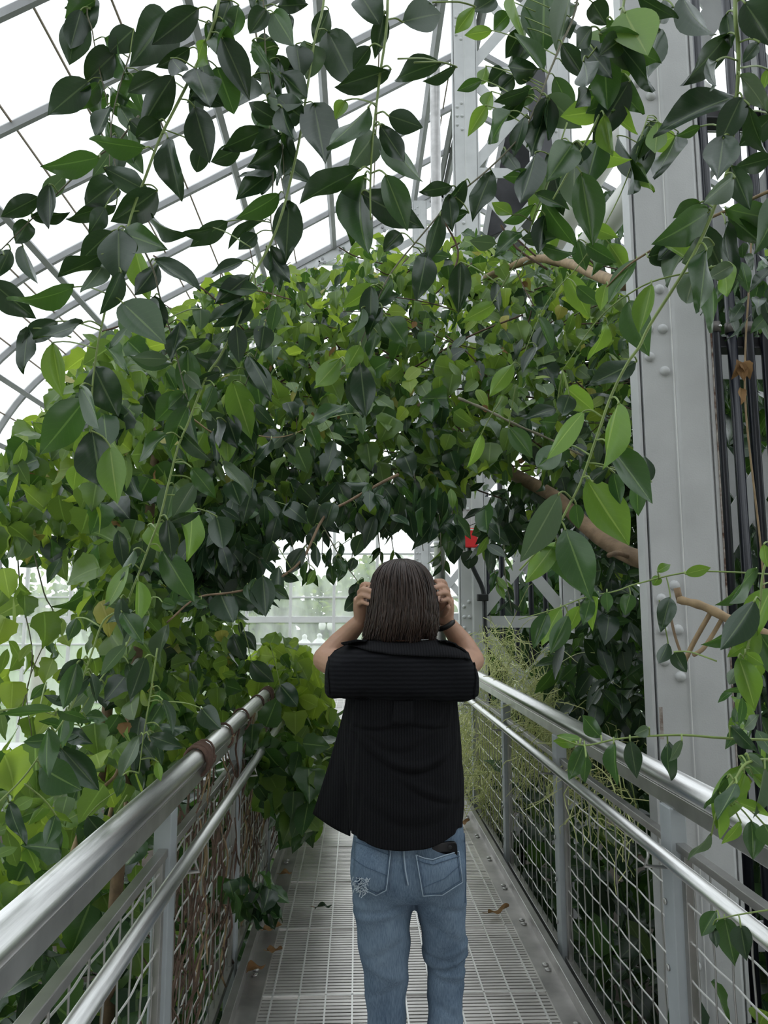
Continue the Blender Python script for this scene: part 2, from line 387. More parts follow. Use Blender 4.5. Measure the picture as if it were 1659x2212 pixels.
# ---- the two railings
def railing(s, label):
    xr = XC+s*0.735; xh = XC+s*0.652
    t = thing('railing', (xr, 0, 0), label, 'railing', 'bridge railings')
    y0, y1 = DECK0, (13.4 if s > 0 else 6.6)
    MB().tube([(xr, y0, 1.005), (xr, y1, 1.005)], 0.0325, 20).build('top_rail', 'steel', t, True)
    m = MB(); m.box(xr-0.018, xr+0.018, y0, y1, 0.930, 0.976); bevel(m.build('flat_bar', 'steel_d', t), 0.003)
    MB().tube([(xh, y0, 0.828), (xh, y1-0.4, 0.828)], 0.0195, 16).build('handrail', 'steel', t, True)
    m = MB(); m.box(xr-0.014, xr+0.014, y0, y1, 0.815, 0.838); bevel(m.build('mid_bar', 'steel_d', t), 0.002)
    m = MB(); m.box(xr-0.016, xr+0.016, y0, y1, -0.03, 0.0); bevel(m.build('bottom_bar', 'steel_d', t), 0.002)
    ys = [2.20+1.235*k for k in range(-3, 10)]
    for i, yp in enumerate(ys):
        if yp > y1: continue
        m = MB(); m.box(xr-0.028, xr+0.02, yp, yp+0.075, -0.34, 0.932)
        post = bevel(m.build('post', 'postpaint', t), 0.003)
        m = MB(); m.tube([(xr-s*0.02, yp+0.035, 0.76), (xh-s*0.012, yp+0.035, 0.765), (xh, yp+0.035, 0.79), (xh, yp+0.035, 0.815)], 0.005, 8); m.build('handrail_bracket', 'steel_d', post, True)
        for zz in (0.12, 0.30, 0.48, 0.66):
            m = MB(); m.tube([(xr-0.028-0.001, yp+0.055, zz), (xr-0.028-0.006, yp+0.055, zz)], 0.009, 10); m.build('bolt', 'steel_d', post, True)
        yn = yp+1.235
        if yn > y1 or yp < -1: continue
        near = yp < 5
        # mesh panel: two side frames and woven wires
        for yy in (yp+0.105, yn-0.03):
            fr = MB(); fr.box(xr-0.01, xr+0.012, yy-0.013, yy+0.013, 0.0, 0.815); bevel(fr.build('mesh_frame', 'steel_d', t), 0.002)
        panel = t
        zs = [0.085+0.1*k for k in range(8)]; vs = [yp+0.16+0.1*k for k in range(11)]
        far = MB()
        for j, z in enumerate(zs):
            pts = []; n = 44
            for q in range(n+1):
                yy = yp+0.105+(1.10)*q/n; ph = (yy-vs[0])/0.1
                pts.append((xr + 0.0022*math.cos(PI*ph)*(1 if j % 2 else -1), yy, z))
            if near:
                MB().tube(pts, 0.0029, 5).build('mesh_wire', 'rod', panel, True)
            else: far.tube(pts[::4], 0.0034, 4)
        for j, yy in enumerate(vs):
            pts = [(xr - 0.0012*math.cos(PI*(z-zs[0])/0.1)*(1 if j % 2 else -1), yy, z) for z in [0.0+0.83*q/32 for q in range(33)]]
            if near:
                MB().tube(pts, 0.0028, 5).build('mesh_wire', 'steel_d', panel, True)
            else: far.tube(pts[::4], 0.0034, 4)
        if not near: far.build('mesh_wires', 'steel_d', panel)['kind'] = 'stuff'
    return t
rail_right = railing(1, 'stainless railing with wire mesh on the column side of the walkway')
rail_left = railing(-1, 'stainless railing wound with brown vines beside the leafy hedge')

# ---- glass vault: profile across the house (X, Z), mirrored about XM
XM = 1.71
left_prof = [(-6.85, -1.6), (-6.85, 1.2), (-6.83, 2.4), (-6.72, 3.4), (-6.48, 4.45), (-5.95, 5.35), (-5.25, 6.05), (-4.56, 6.56), (-3.2, 7.36), (-1.92, 8.10), (-0.58, 8.89), (1.04, 9.84), (XM, 10.23)]
LP = smooth_pts([(x, 0, z) for x, z in left_prof], 4)
LP = [(p.x, p.z) for p in LP]
RP = [(2*XM-x, z) for x, z in LP]
YE = 14.3; BAY = 1.29; NB = 14
ceiling = thing('ceiling', (XM, 0, 10), 'curved glass roof on grey steel bars', kind='structure')
def prof_at(prof, i):
    return prof[i]
def strip(prof, y, w, d, inset=0.0):
    """bar that follows the profile at depth y"""
    m = MB(); rings = []
    n = len(prof)
    for i, (x, z) in enumerate(prof):
        a = Vector(prof[max(i-1, 0)]); b = Vector(prof[min(i+1, n-1)]); t = (b-a).normalized(); nn = Vector((-t.y, t.x))
        if nn.dot(Vector((XM-x, 2-z))) < 0: nn = -nn
        p0 = Vector((x, z))+nn*inset; p1 = p0+nn*d
        rings.append([(p0.x, y-w/2, p0.y), (p0.x, y+w/2, p0.y), (p1.x, y+w/2, p1.y), (p1.x, y-w/2, p1.y)])
    return m.rings(rings)
for b in range(NB+1):
    y = YE-BAY*b
    for prof in (LP, RP):
        o = strip(prof, y, 0.06, 0.085).build('glazing_bar', 'paint_d', ceiling)
    strip(LP, y, 0.022, 0.03, -0.028).build('glazing_cap', 'paint', ceiling)
PURL = [16, 20, 28, 36, 40, 44, 48]     # profile indices that carry purlins (4 steps per control point)
for prof in (LP, RP):
    for i in PURL:
        x, z = prof[i]
        a = Vector(prof[i-1]); b = Vector(prof[min(i+1, len(prof)-1)]); t = (b-a).normalized(); nn = Vector((-t.y, t.x))
        if nn.dot(Vector((XM-x, 2-z))) < 0: nn = -nn
        c = Vector((x, z))+nn*0.13
        m = MB(); m.bar((c.x, YE-BAY*NB, c.y), (c.x, YE, c.y), 0.085, 0.11, Vector((nn.x, 0, nn.y))); bevel(m.build('purlin', 'paint_d', ceiling), 0.006)
def pane(prof, i0, i1, y0, y1, material, parent):
    m = MB(); k = i0
    for i in range(i0, i1+1):
        x, z = prof[i]; m.v += [(x, y0, z), (x, y1, z)]
    for i in range(i1-i0): m.f.append((2*i, 2*i+1, 2*i+3, 2*i+2))
    return m.build('glass_pane', material, parent, True)
PSTEP = [0, 4, 8, 12, 16, 20, 24, 28, 32, 36, 40, 44, 48]
for b in range(NB):
    y1 = YE-BAY*b-0.02; y0 = y1-BAY+0.04
    for i0, i1 in zip(PSTEP, PSTEP[1:]): pane(LP, i0, i1, y0, y1, 'glass', ceiling)
    for i0, i1 in ((0, 8), (8, 16), (16, 24), (24, 32), (32, 40), (40, 48)): pane(RP, i0, i1, y0, y1, 'glass', ceiling)
for i in (18, 22, 24, 26, 30, 32, 34, 38, 42, 46):
    x, z = LP[i]; m = MB(); m.bar((x, YE-BAY*NB, z), (x, YE, z), 0.02, 0.02); m.build('glass_lap', 'lap', ceiling)
# end truss: bolted plate following the roof, second chord and braces
def chord(prof, y, w, d, inset): return strip(prof, y, w, d, inset)
truss = thing('roof_truss', (XM, YE-0.1, 8), 'bolted arched steel truss under the end of the glass roof', 'truss')
chord(LP[12:], YE-0.12, 0.03, 0.20, 0.14).build('chord_plate', 'paint', truss)
chord(LP[12:], YE-0.12, 0.10, 0.03, 0.14).build('top_flange', 'paint_d', truss)
chord(LP[12:], YE-0.12, 0.03, 0.14, 0.72).build('lower_chord', 'paint', truss)
def prof_in(i, d):
    x, z = LP[i]; a = Vector(LP[i-1]); b = Vector(LP[min(i+1, len(LP)-1)]); t = (b-a).normalized(); nn = Vector((-t.y, t.x))
    if nn.dot(Vector((XM-x, 2-z))) < 0: nn = -nn
    return Vector((x+nn.x*d, YE-0.15, z+nn.y*d))
for k, i in enumerate(range(13, 48, 2)):
    a = prof_in(i, 0.24 if k % 2 else 0.78); b = prof_in(i+2 if i+2 < 49 else 48, 0.78 if k % 2 else 0.24)
    m = MB(); m.bar(a, b, 0.02, 0.08); m.build('brace', 'paint', truss)
for i in range(13, 49):
    for d in (0.20, 0.29):
        p = prof_in(i, d); m = MB(); m.tube([p+Vector((0.1, 0.02, 0)), p+Vector((0.1, -0.02, 0))], 0.03, 8); m.build('bolt', 'paint_d', truss)

# ---- glazed end wall
wall = thing('wall_back', (XM, YE, 0), 'white framed glass end wall with dirty panes', kind='structure')
def zroof(x):
    pr = LP if x <= XM else [(2*XM-a, b) for a, b in LP]
    xx = x if x <= XM else 2*XM-x
    for (a, b), (c, d) in zip(LP[8:], LP[9:]):
        if a <= xx <= c or c <= xx <= a: return b+(d-b)*((xx-a)/(c-a) if abs(c-a) > 1e-6 else 0)
    return 10.2
MX = []
x = -1.28+0.83*1
xs = sorted([-0.45+0.83*k for k in range(-8, 13)])
xs = [x for x in xs if -6.7 < x < 10.2]
ZR = [-1.0, -0.2, 0.40, 0.86, 1.32, 1.74, 2.58, 3.13, 4.0, 4.9, 5.8, 6.7, 7.6, 8.5, 9.4]
yw = YE+0.06
for x in xs:
    m = MB(); m.box(x-0.028, x+0.028, yw-0.05, yw+0.03, -1.0, max(0, zroof(x)-0.1)); bevel(m.build('mullion', 'white_paint', wall), 0.006)
for z in ZR:
    pts = [x for x in np.linspace(-6.8, 10.2, 120) if zroof(x) > z+0.1]
    if not pts: continue
    thick = 0.06 if z in (1.32, 3.13, -1.0, 5.8) else 0.018
    m = MB(); m.box(pts[0], pts[-1], yw-0.045, yw+0.025, z-thick, z+thick); bevel(m.build('transom', 'white_paint', wall), 0.005)
edges = [-6.8]+xs+[10.2]
for x0, x1 in zip(edges, edges[1:]):
    for z0, z1 in zip(ZR, ZR[1:]+[10.3]):
        zt = min(zroof(x0), zroof(x1))
        if z0 > max(zroof(x0), zroof(x1))-0.15: continue
        za, zb = min(z1, zroof(x0)), min(z1, zroof(x1))
        if za < z0: za = z0+0.01
        if zb < z0: zb = z0+0.01
        m = MB(); m.v = [(x0, yw, z0), (x1, yw, z0), (x1, yw, zb), (x0, yw, za)]; m.f = [(0, 1, 2, 3)]; m.build('window_pane', 'dglass', wall)
m = MB(); m.box(-6.9, 10.3, YE-0.05, YE+0.2, -1.75, -1.0); m.build('sill_wall', 'white_paint', wall)
# low sloping white ledge along the curved side
ledge = thing('side_ledge', (-6.4, 6, -1), 'white ledge along the foot of the curved glass side', 'ledge')
m = MB(); m.box(-6.5, -5.95, -3.5, 14.1, -1.6, -0.95); m.build('ledge_wall', 'white_paint', ledge)
m = MB(); m.box(-6.52, -5.9, -3.5, 14.1, -0.95, -0.88); m.build('ledge_top', 'white_paint', ledge)

# ---- unseen masonry gable with doorway, added to block sky light from behind the camera
wf = thing('wall_front_added', (XM, YE-BAY*NB, 0), 'unseen stone gable wall with doorway, added at the near end of the walkway to block light', kind='structure')
yg = YE-BAY*NB-0.15
def gable(xa, xb, za):
    m = MB(); xs_ = np.linspace(xa, xb, 24)
    for x in xs_: m.v += [(x, yg-0.3, za), (x, yg, za), (x, yg, max(za+0.05, zroof(x))), (x, yg-0.3, max(za+0.05, zroof(x)))]
    for i in range(23):
        k = 4*i
        for a, b in ((0, 1), (1, 2), (2, 3), (3, 0)): m.f.append((k+a, k+b, k+4+b, k+4+a))
    m.f += [(0, 3, 2, 1), (92, 93, 94, 95)]
    return m.build('masonry', 'stone', wf)
gable(-6.8, XC-0.9, -1.75); gable(XC+0.9, 10.2, -1.75); gable(XC-0.9, XC+0.9, 2.5)
m = MB(); m.box(XC-0.9, XC+0.9, yg-0.3, yg, -1.75, -0.05); m.build('threshold', 'stone', wf)

# ================================================================== STEEL COLUMNS
def rivet_mesh():
    m = MB(); rr = []
    for j in range(5):
        a = PI/2*j/5; rr.append([(0.0195*math.cos(a)*math.cos(2*PI*k/12), -0.016*math.sin(a), 0.0195*math.cos(a)*math.sin(2*PI*k/12)) for k in range(12)])
    m.rings(rr); me = bpy.data.meshes.new('rivet'); me.from_pydata(m.v, [], m.f[:-2]+[m.f[-1]]); me.shade_smooth(); me.materials.append(M['paint']); return me
RIV = rivet_mesh()
def column(x0, y0, label, zt=9.6, detail=True, rust=False, lat=0.0):
    t = thing('steel_column', (x0+0.65, y0, -1.6), label, 'column', 'riveted lattice columns')
    w = 0.275
    for li, xa in enumerate((x0, x0+1.07)):
        # leg: face plate, raised flange on the right, side web, thin angle on the left edge
        m = MB(); m.box(xa+0.02, xa+0.135, y0, y0+0.014, -1.6, zt)
        leg = bevel(m.build('leg', 'paint', t), 0.003)
        m = MB(); m.v = [(xa+0.13, y0+0.002, -1.6), (xa+0.15, y0-0.012, -1.6), (xa+w-0.02, y0-0.012, -1.6), (xa+w, y0+0.01, -1.6), (xa+w, y0+0.05, -1.6), (xa+0.13, y0+0.05, -1.6)]
        m.v += [(a, b, zt) for a, b, c in m.v]; m.f = [(i, (i+1) % 6, 6+(i+1) % 6, 6+i) for i in range(6)]+[(5, 4, 3, 2, 1, 0), (6, 7, 8, 9, 10, 11)]
        bevel(m.build('flange', 'paint', leg), 0.004)
        m = MB(); m.tube([(xa+0.137, y0-0.004, -1.6), (xa+0.137, y0-0.004, zt)], 0.0022, 6); m.build('seam_bead', 'white_paint', leg)
        m = MB(); m.box(xa, xa+0.012, y0+0.004, y0+0.075, -1.6, zt); m.box(xa+0.02, xa+0.03, y0+0.01, y0+0.09, -1.6, zt); bevel(m.build('web_plates', 'paint', leg), 0.002)
        m = MB(); m.box(xa+w, xa+w+0.012, y0+0.0, y0+0.10, -1.6, zt); m.build('edge_angle', 'paint', leg)
        if rust and li == 0:
            m = MB(); m.box(xa+w+0.0125, xa+w+0.017, y0-0.004, y0+0.02, 0.95, 2.75); m.build('rust_streak', 'rust', leg)
            m = MB(); m.box(xa+0.022, xa+0.034, y0-0.001, y0+0.001, 1.05, 1.16); m.build('rust_patch', 'rust', leg)
        if detail:
            z = 1.43-1.125*2
            while z < zt:
                # riveted connection groups
                for dz, dx in ((0.158, 0.10), (0.11, 0.05), (0, 0.05), (0, 0.105), (-0.11, 0.05), (-0.165, 0.105)):
                    if -1.5 < z+dz < zt: obj('rivet', RIV, None, leg, Matrix.Translation((xa+dx, y0, z+dz)))
                z += 1.125
    # lattice between the legs
    z = -1.03; dyl = lat
    xa, xb = x0+w-0.04+(0.16 if lat > 0 else 0), x0+1.07+0.05
    while z < zt-1.2:
        for a, b in (((xa, z), (xb, z+1.08)), ((xb, z), (xa, z+1.08))):
            yy = y0+dyl+(0.03 if a[0] == xa else 0.045)
            m = MB(); m.bar((a[0], yy, a[1]), (b[0], yy, b[1]), 0.012, 0.12, Vector((0, 0, 1))); m.build('lattice_bar', 'paint', t)
        m = MB(); m.box(xa, xb, y0+dyl+0.015, y0+dyl+0.027, z+1.10, z+1.22); m.build('batten_plate', 'paint', t)
        z += 1.25
    return t
column(1.045, 2.65, 'large riveted grey steel column close by on the right', rust=True, lat=0.62)
column(1.055, 7.70, 'riveted lattice column behind the stringy plants, second along the railing')
column(1.06, 14.0-0.2, 'farthest grey lattice column against the glass end wall', detail=True)

# ---- black heating pipes behind the near column
def pipe_bank(xa, y, n, z0, z1, step, label, dia=0.042, clamps=(2.71, 3.78)):
    for i in range(n):
        t = thing('heating_pipe', (xa+i*step, y, z0), label(i), 'pipe', 'black pipes by the columns')
        top = z1 if i != 2 else 2.98
        MB().tube([(xa+i*step, y, z0), (xa+i*step, y, top)], dia/2, 16).build('pipe', 'black_pipe', t, True)
        for zc in clamps:
            if zc > top: continue
            m = MB(); m.tube([(xa+i*step, y, zc-0.022), (xa+i*step, y, zc+0.022)], dia/2+0.005, 16); c = m.build('clamp', 'clamp', t, True)
            m = MB(); m.tube([(xa+i*step+0.012, y-0.03, zc), (xa+i*step+0.012, y-0.015, zc)], 0.006, 8); m.build('clamp_screw', 'steel', c, True)
        if i == 0:
            m = MB(); m.box(xa-0.012, xa+0.008, y-dia/2-0.002, y-dia/2+0.004, 2.92, 2.95); m.build('pipe_sticker', 'sticker', t)
        if i == 2:
            m = MB(); m.tube([(xa+i*step, y, top), (xa+i*step, y, top+0.02), (xa+i*step, y, top+0.05)], [0.024, 0.024, 0.017], 16); m.build('cap', 'clamp', t, True)
ordn = ['first', 'second', 'third', 'fourth', 'fifth', 'sixth', 'seventh']
pipe_bank(1.465, 3.02, 7, -1.6, 7.0, 0.0735, lambda i: '%s black pipe counted from the near column%s' % (ordn[i], ', short and capped' if i == 2 else ''))
pipe_bank(1.42, 8.1, 5, -1.6, 5.2, 0.16, lambda i: 'black vertical pipe between the legs of the second column, %s from its left leg' % ordn[i], 0.06, ())
for zc, nm in ((2.66, 'lower'), (3.74, 'upper')):
    t = MB(); t.bar((1.35, 3.075, zc), (2.6, 3.075, zc), 0.05, 0.05); t.bar((1.35, 3.075, zc-0.03), (2.6, 3.075, zc-0.03), 0.09, 0.008)
    tag(bevel(t.build('pipe_support_beam', 'dark_metal'), 0.003), '%s dark beam the black pipes are clamped to' % nm, 'beam')
# round grey post, conduit and red sign near the person's right hand
t = thing('round_post', (1.1, 9.9, -1.6), 'round grey steel post just left of the second column', 'post')
MB().tube([(1.1, 9.9, -1.6), (1.1, 9.9, 9.4)], 0.075, 20).build('pipe', 'steel_d', t, True)
for z in (0.9, 2.4, 4.0): MB().tube([(1.1, 9.9, z-0.02), (1.1, 9.9, z+0.02)], 0.082, 20).build('collar', 'paint', t, True)
cab = thing('black_conduit', (1.3, 7.6, 0.5), 'black curved cable clipped to the second column', 'cable')
pts = [atY(x, y, 7.62) for x, y in ((1012, 1165), (1014, 1195), (1017, 1215), (1028, 1240), (1040, 1265), (1046, 1290), (1047, 1330), (1048, 1360), (1050, 1390))]
MB().tube(smooth_pts(pts, 4), 0.024, 10).build('cable', 'cable', cab, True)
p = atY(1046, 1291, 7.60); m = MB(); m.box(p.x-0.07, p.x+0.04, p.y-0.03, p.y+0.05, p.z-0.035, p.z+0.035); bevel(m.build('clip', 'rubber', cab), 0.006)
p = atY(1013, 1162, 7.55); m = MB(); m.box(p.x-0.085, p.x+0.085, p.y-0.03, p.y+0.03, p.z-0.10, p.z+0.10)
s = thing('red_sign', p, 'small red box sign on the second column', 'sign')
bevel(m.build('box', 'red', s), 0.008)
m = MB(); m.box(p.x-0.07, p.x+0.07, p.y-0.033, p.y-0.03, p.z+0.075, p.z+0.09); m.build('white_edge', 'white', s)
# thick white ducts and the dark fan housing high up between the columns
for (a, b, lab) in (((1195, 520), (1352, 262), 'upper thick white duct slanting up behind the near column'), ((1225, 590), (1375, 400), 'lower thick white duct slanting up behind the near column')):
    A = atY(*a, 6.0); B = atY(*b, 5.4); d = (B-A).normalized()
    t = thing('white_duct', A, lab, 'duct', 'white ducts')
    MB().tube([A-d*0.5, B+d*0.8], 0.11, 20).build('duct', 'duct', t, True)
    MB().tube([A+d*0.1, A+d*0.14], 0.115, 20).build('joint', 'duct', t, True)
t = thing('fan_housing', atY(1090, 380, 8.0), 'dark sheet metal fan housing hung high among the leaves', 'fan')
m = MB(); q = [atY(1040, 520, 8.0), atY(1150, 470, 8.0), atY(1140, 230, 8.0), atY(1095, 215, 8.0)]
m.rings([[p for p in q], [p+Vector((0.15, 0.8, 0.05)) for p in q]]); bevel(m.build('housing', 'dark_metal', t), 0.01)
m = MB(); m.bar(atY(1045, 515, 7.97), atY(1100, 220, 7.97), 0.03, 0.06); m.build('edge_trim', 'paint', t)
m = MB(); m.bar(atY(1120, 265, 7.9), atY(1195, 340, 7.9), 0.03, 0.13); m.build('light_strip', 'duct', t)
m = MB(); m.bar(atY(1155, 150, 7.6), atY(1180, 420, 7.6), 0.05, 0.22); m.build('bracket', 'dark_metal', t)

# ================================================================== THE PERSON
PY = 2.27
def remesh(mb, voxel, smooth=4, fac=0.5):
    me = bpy.data.meshes.new('tmp'); me.from_pydata(mb.v, [], mb.f); me.update()
    bm = bmesh.new(); bm.from_mesh(me); bmesh.ops.recalc_face_normals(bm, faces=bm.faces); bm.to_mesh(me); bm.free()
    o = bpy.data.objects.new('tmp', me); COL.objects.link(o)
    r = o.modifiers.new('r', 'REMESH'); r.mode = 'VOXEL'; r.voxel_size = voxel
    s = o.modifiers.new('s', 'SMOOTH'); s.iterations = smooth; s.factor = fac
    dg = bpy.context.evaluated_depsgraph_get(); ev = o.evaluated_get(dg)
    out = bpy.data.meshes.new_from_object(ev); bpy.data.objects.remove(o); bpy.data.meshes.remove(me)
    out.shade_smooth(); return out
def verts_np(me):
    a = np.empty(len(me.vertices)*3, np.float32); me.vertices.foreach_get('co', a); return a.reshape(-1, 3)
def normals_np(me):
    a = np.empty(len(me.vertices)*3, np.float32); me.vertices.foreach_get('normal', a); return a.reshape(-1, 3)
def set_verts(me, v): me.vertices.foreach_set('co', v.astype(np.float32).ravel()); me.update()
def bvh_of(me): return BVHTree.FromPolygons([v.co.copy() for v in me.vertices], [tuple(p.vertices) for p in me.polygons])
def hit(bvh, x, y, off, fall=None):
    d = ray(x, y); loc, nor, _, _ = bvh.ray_cast(CAM, d)
    if loc is None: return fall if fall is not None else atY(x, y, PY-0.1)
    if nor.dot(d) > 0: nor = -nor
    return loc + nor*off - d*off*0.3
def px_ring(py, L, R, hd, yc=PY, n=32, p=2.3, zoff=0.0):
    a = atY(L, py, yc); b = atY(R, py, yc); c = (a+b)/2; hw = (b.x-a.x)/2; out = []
    for k in range(n):
        t = 2*PI*k/n; cs, sn = math.cos(t), math.sin(t)
        out.append(Vector((c.x+hw*math.copysign(abs(cs)**(2/p), cs), yc+hd*math.copysign(abs(sn)**(2/p), sn), c.z+zoff)))
    return out
def fabric(name, c1, c2, axis, freq, rough=0.9, bump=0.3):
    m = bpy.data.materials.new(name); m.use_nodes = True; nt = m.node_tree; n = nt.nodes; l = nt.links; p = n['Principled BSDF']
    tc = n.new('ShaderNodeTexCoord'); mp = n.new('ShaderNodeMapping'); l.new(tc.outputs['Object'], mp.inputs[0])
    w = n.new('ShaderNodeTexWave'); w.wave_type = 'BANDS'; w.bands_direction = axis; w.inputs['Scale'].default_value = freq; w.inputs['Distortion'].default_value = 1.2; w.inputs['Detail'].default_value = 2; w.inputs['Detail Scale'].default_value = 2
    l.new(mp.outputs[0], w.inputs['Vector'])
    nz = n.new('ShaderNodeTexNoise'); nz.inputs['Scale'].default_value = 500; l.new(mp.outputs[0], nz.inputs['Vector'])
    mu = n.new('ShaderNodeMath'); mu.operation = 'MULTIPLY'; l.new(w.outputs[1], mu.inputs[0]); l.new(nz.outputs[0], mu.inputs[1])
    cr = n.new('ShaderNodeValToRGB'); cr.color_ramp.elements[0].color = (*c1, 1); cr.color_ramp.elements[1].color = (*c2, 1); cr.color_ramp.elements[1].position = 0.6
    l.new(mu.outputs[0], cr.inputs[0]); l.new(cr.outputs[0], p.inputs['Base Color']); p.inputs['Roughness'].default_value = rough; p.inputs['Specular IOR Level'].default_value = 0.15
    b = n.new('ShaderNodeBump'); b.inputs['Strength'].default_value = bump; b.inputs['Distance'].default_value = 0.002; l.new(w.outputs[1], b.inputs['Height']); l.new(b.outputs[0], p.inputs['Normal'])
    return m
M['shirt_v'] = fabric('black_shirt_vertical_stripe', (0.005, 0.005, 0.006), (0.013, 0.013, 0.015), 'X', 40, bump=0.05)
M['shirt_h'] = fabric('black_shirt_cross_stripe', (0.005, 0.005, 0.0065), (0.013, 0.0135, 0.016), 'Z', 26, bump=0.02)
def denim():
    m = bpy.data.materials.new('washed_denim'); m.use_nodes = True; nt = m.node_tree; n = nt.nodes; l = nt.links; p = n['Principled BSDF']
    tc = n.new('ShaderNodeTexCoord')
    n1 = n.new('ShaderNodeTexNoise'); n1.inputs['Scale'].default_value = 9; n1.inputs['Detail'].default_value = 4; l.new(tc.outputs['Object'], n1.inputs['Vector'])
    mp = n.new('ShaderNodeMapping'); mp.inputs['Scale'].default_value = (420, 420, 60); l.new(tc.outputs['Object'], mp.inputs[0])
    n2 = n.new('ShaderNodeTexNoise'); n2.inputs['Scale'].default_value = 1; n2.inputs['Detail'].default_value = 3; l.new(mp.outputs[0], n2.inputs['Vector'])
    mx = n.new('ShaderNodeMath'); mx.operation = 'MULTIPLY_ADD'; l.new(n2.outputs[0], mx.inputs[0]); mx.inputs[1].default_value = 0.55
    m0 = n.new('ShaderNodeMath'); m0.operation = 'MULTIPLY'; l.new(n1.outputs[0], m0.inputs[0]); m0.inputs[1].default_value = 0.6; l.new(m0.outputs[0], mx.inputs[2])
    cr = n.new('ShaderNodeValToRGB'); cr.color_ramp.elements[0].position = 0.36; cr.color_ramp.elements[1].position = 0.78
    cr.color_ramp.elements[0].color = (0.075, 0.115, 0.175, 1); cr.color_ramp.elements[1].color = (0.22, 0.295, 0.385, 1)
    l.new(mx.outputs[0], cr.inputs[0]); l.new(cr.outputs[0], p.inputs['Base Color']); p.inputs['Roughness'].default_value = 0.9; p.inputs['Specular IOR Level'].default_value = 0.1
    b = n.new('ShaderNodeBump'); b.inputs['Strength'].default_value = 0.25; b.inputs['Distance'].default_value = 0.001; l.new(n2.outputs[0], b.inputs['Height']); l.new(b.outputs[0], p.inputs['Normal'])
    return m
M['denim'] = denim()
M['denim_thread'] = mat('denim_thread', (0.075, 0.12, 0.19), 0.9)
M['denim_edge'] = mat('denim_pale_edge', (0.36, 0.45, 0.55), 0.9)
M['fray'] = mat('frayed_cotton', (0.55, 0.62, 0.68), 0.95)
M['denim_hole'] = mat('dark_lining', (0.02, 0.04, 0.09), 0.95)
sk = mat('skin', (0.50, 0.29, 0.20), 0.5, noise=0.07, nscale=25, bump=0.03, bscale=250); sk.node_tree.nodes['Principled BSDF'].inputs['Subsurface Weight'].default_value = 0.12
sk.node_tree.nodes['Principled BSDF'].inputs['Subsurface Radius'].default_value = (0.012, 0.005, 0.003); M['skin'] = sk
hm = bpy.data.materials.new('brown_hair'); hm.use_nodes = True; nt = hm.node_tree; p = nt.nodes['Principled BSDF']
at_ = nt.nodes.new('ShaderNodeAttribute'); at_.attribute_name = 'tint'; cr = nt.nodes.new('ShaderNodeValToRGB')
cr.color_ramp.elements[0].color = (0.011, 0.0065, 0.0055, 1); cr.color_ramp.elements[1].color = (0.060, 0.033, 0.023, 1)
nt.links.new(at_.outputs['Fac'], cr.inputs[0]); nt.links.new(cr.outputs[0], p.inputs['Base Color']); p.inputs['Roughness'].default_value = 0.38; p.inputs['Specular IOR Level'].default_value = 0.4
M['hair'] = hm
M['nail'] = mat('finger_nail', (0.6, 0.36, 0.28), 0.3)
M['shoe'] = mat('white_sneaker', (0.6, 0.6, 0.58), 0.6)
M['eye'] = mat('eye_white', (0.8, 0.8, 0.78), 0.2)
M['lip'] = mat('lip', (0.42, 0.16, 0.14), 0.5)

person = thing('person', (0.15, PY, 0.0), 'person seen from behind in black shirt and light jeans, hands raised to the head', 'person')
def A(x, y, Y=PY): return atY(x, y, Y)
# ---- one continuous body
b = MB()
HC = A(868, 1302, 2.275)
b.ball(HC+Vector((0, 0.01, 0.005)), 0.1, 20, 14, (0.74, 0.93, 1.10)); b.ball(HC+Vector((0, 0.045, -0.055)), 0.06, 14, 10, (0.85, 0.9, 1.0))
b.tube([HC+Vector((0, 0.085, -0.0)), HC+Vector((0, 0.112, -0.028)), HC+Vector((0, 0.098, -0.036))], [0.008, 0.014, 0.012], 8)
for s in (-1, 1): b.ball(HC+Vector((s*0.074, 0.005, -0.01)), 0.022, 10, 8, (0.4, 0.8, 1.25))
b.tube([HC+Vector((0, 0, -0.05)), A(870, 1375, 2.27), A(872, 1400, 2.265)], [0.056, 0.052, 0.062], 16)
b.rings([px_ring(1398, 835, 910, .05), px_ring(1412, 790, 955, .075), px_ring(1440, 768, 972, .09), px_ring(1520, 778, 962, .10), px_ring(1620, 790, 958, .095), px_ring(1720, 785, 975, .095), px_ring(1830, 775, 990, .10), px_ring(1900, 772, 998, .10)])
for cxs in (((835, 1880), (833, 2000), (833, 2120), (836, 2250), (838, 2400), (838, 2485)), ((945, 1880), (958, 2000), (962, 2120), (960, 2250), (958, 2400), (957, 2485))):
    b.tube([A(x, y) for x, y in cxs], [0.060, 0.048, 0.036, 0.034, 0.030, 0.030], 14)
    f = A(*cxs[-1]); b.tube([Vector((f.x, PY-0.03, 0.045)), Vector((f.x, PY+0.06, 0.04)), Vector((f.x, PY+0.15, 0.03))], [0.033, 0.036, 0.028], 10)
def arm(sh, el, mid, wr):
    b.tube(smooth_pts([A(*sh), A(*((sh[0]+el[0])/2, (sh[1]+el[1])/2+6, (sh[2]+el[2])/2)), A(*el)], 5), [0.052-0.012*i/10 for i in range(11)], 16)
    b.ball(A(*el), 0.040, 14, 10)
    b.tube(smooth_pts([A(*el), A(*mid), A(*wr)], 5), [(0.040-0.0005*i if i < 4 else 0.038-0.0022*(i-4)) for i in range(11)], 16)
arm((772, 1440, 2.27), (703, 1424, 2.38), (741, 1382, 2.40), (780, 1340, 2.36))
arm((968, 1440, 2.27), (1019, 1426, 2.38), (994, 1384, 2.40), (964, 1343, 2.36))
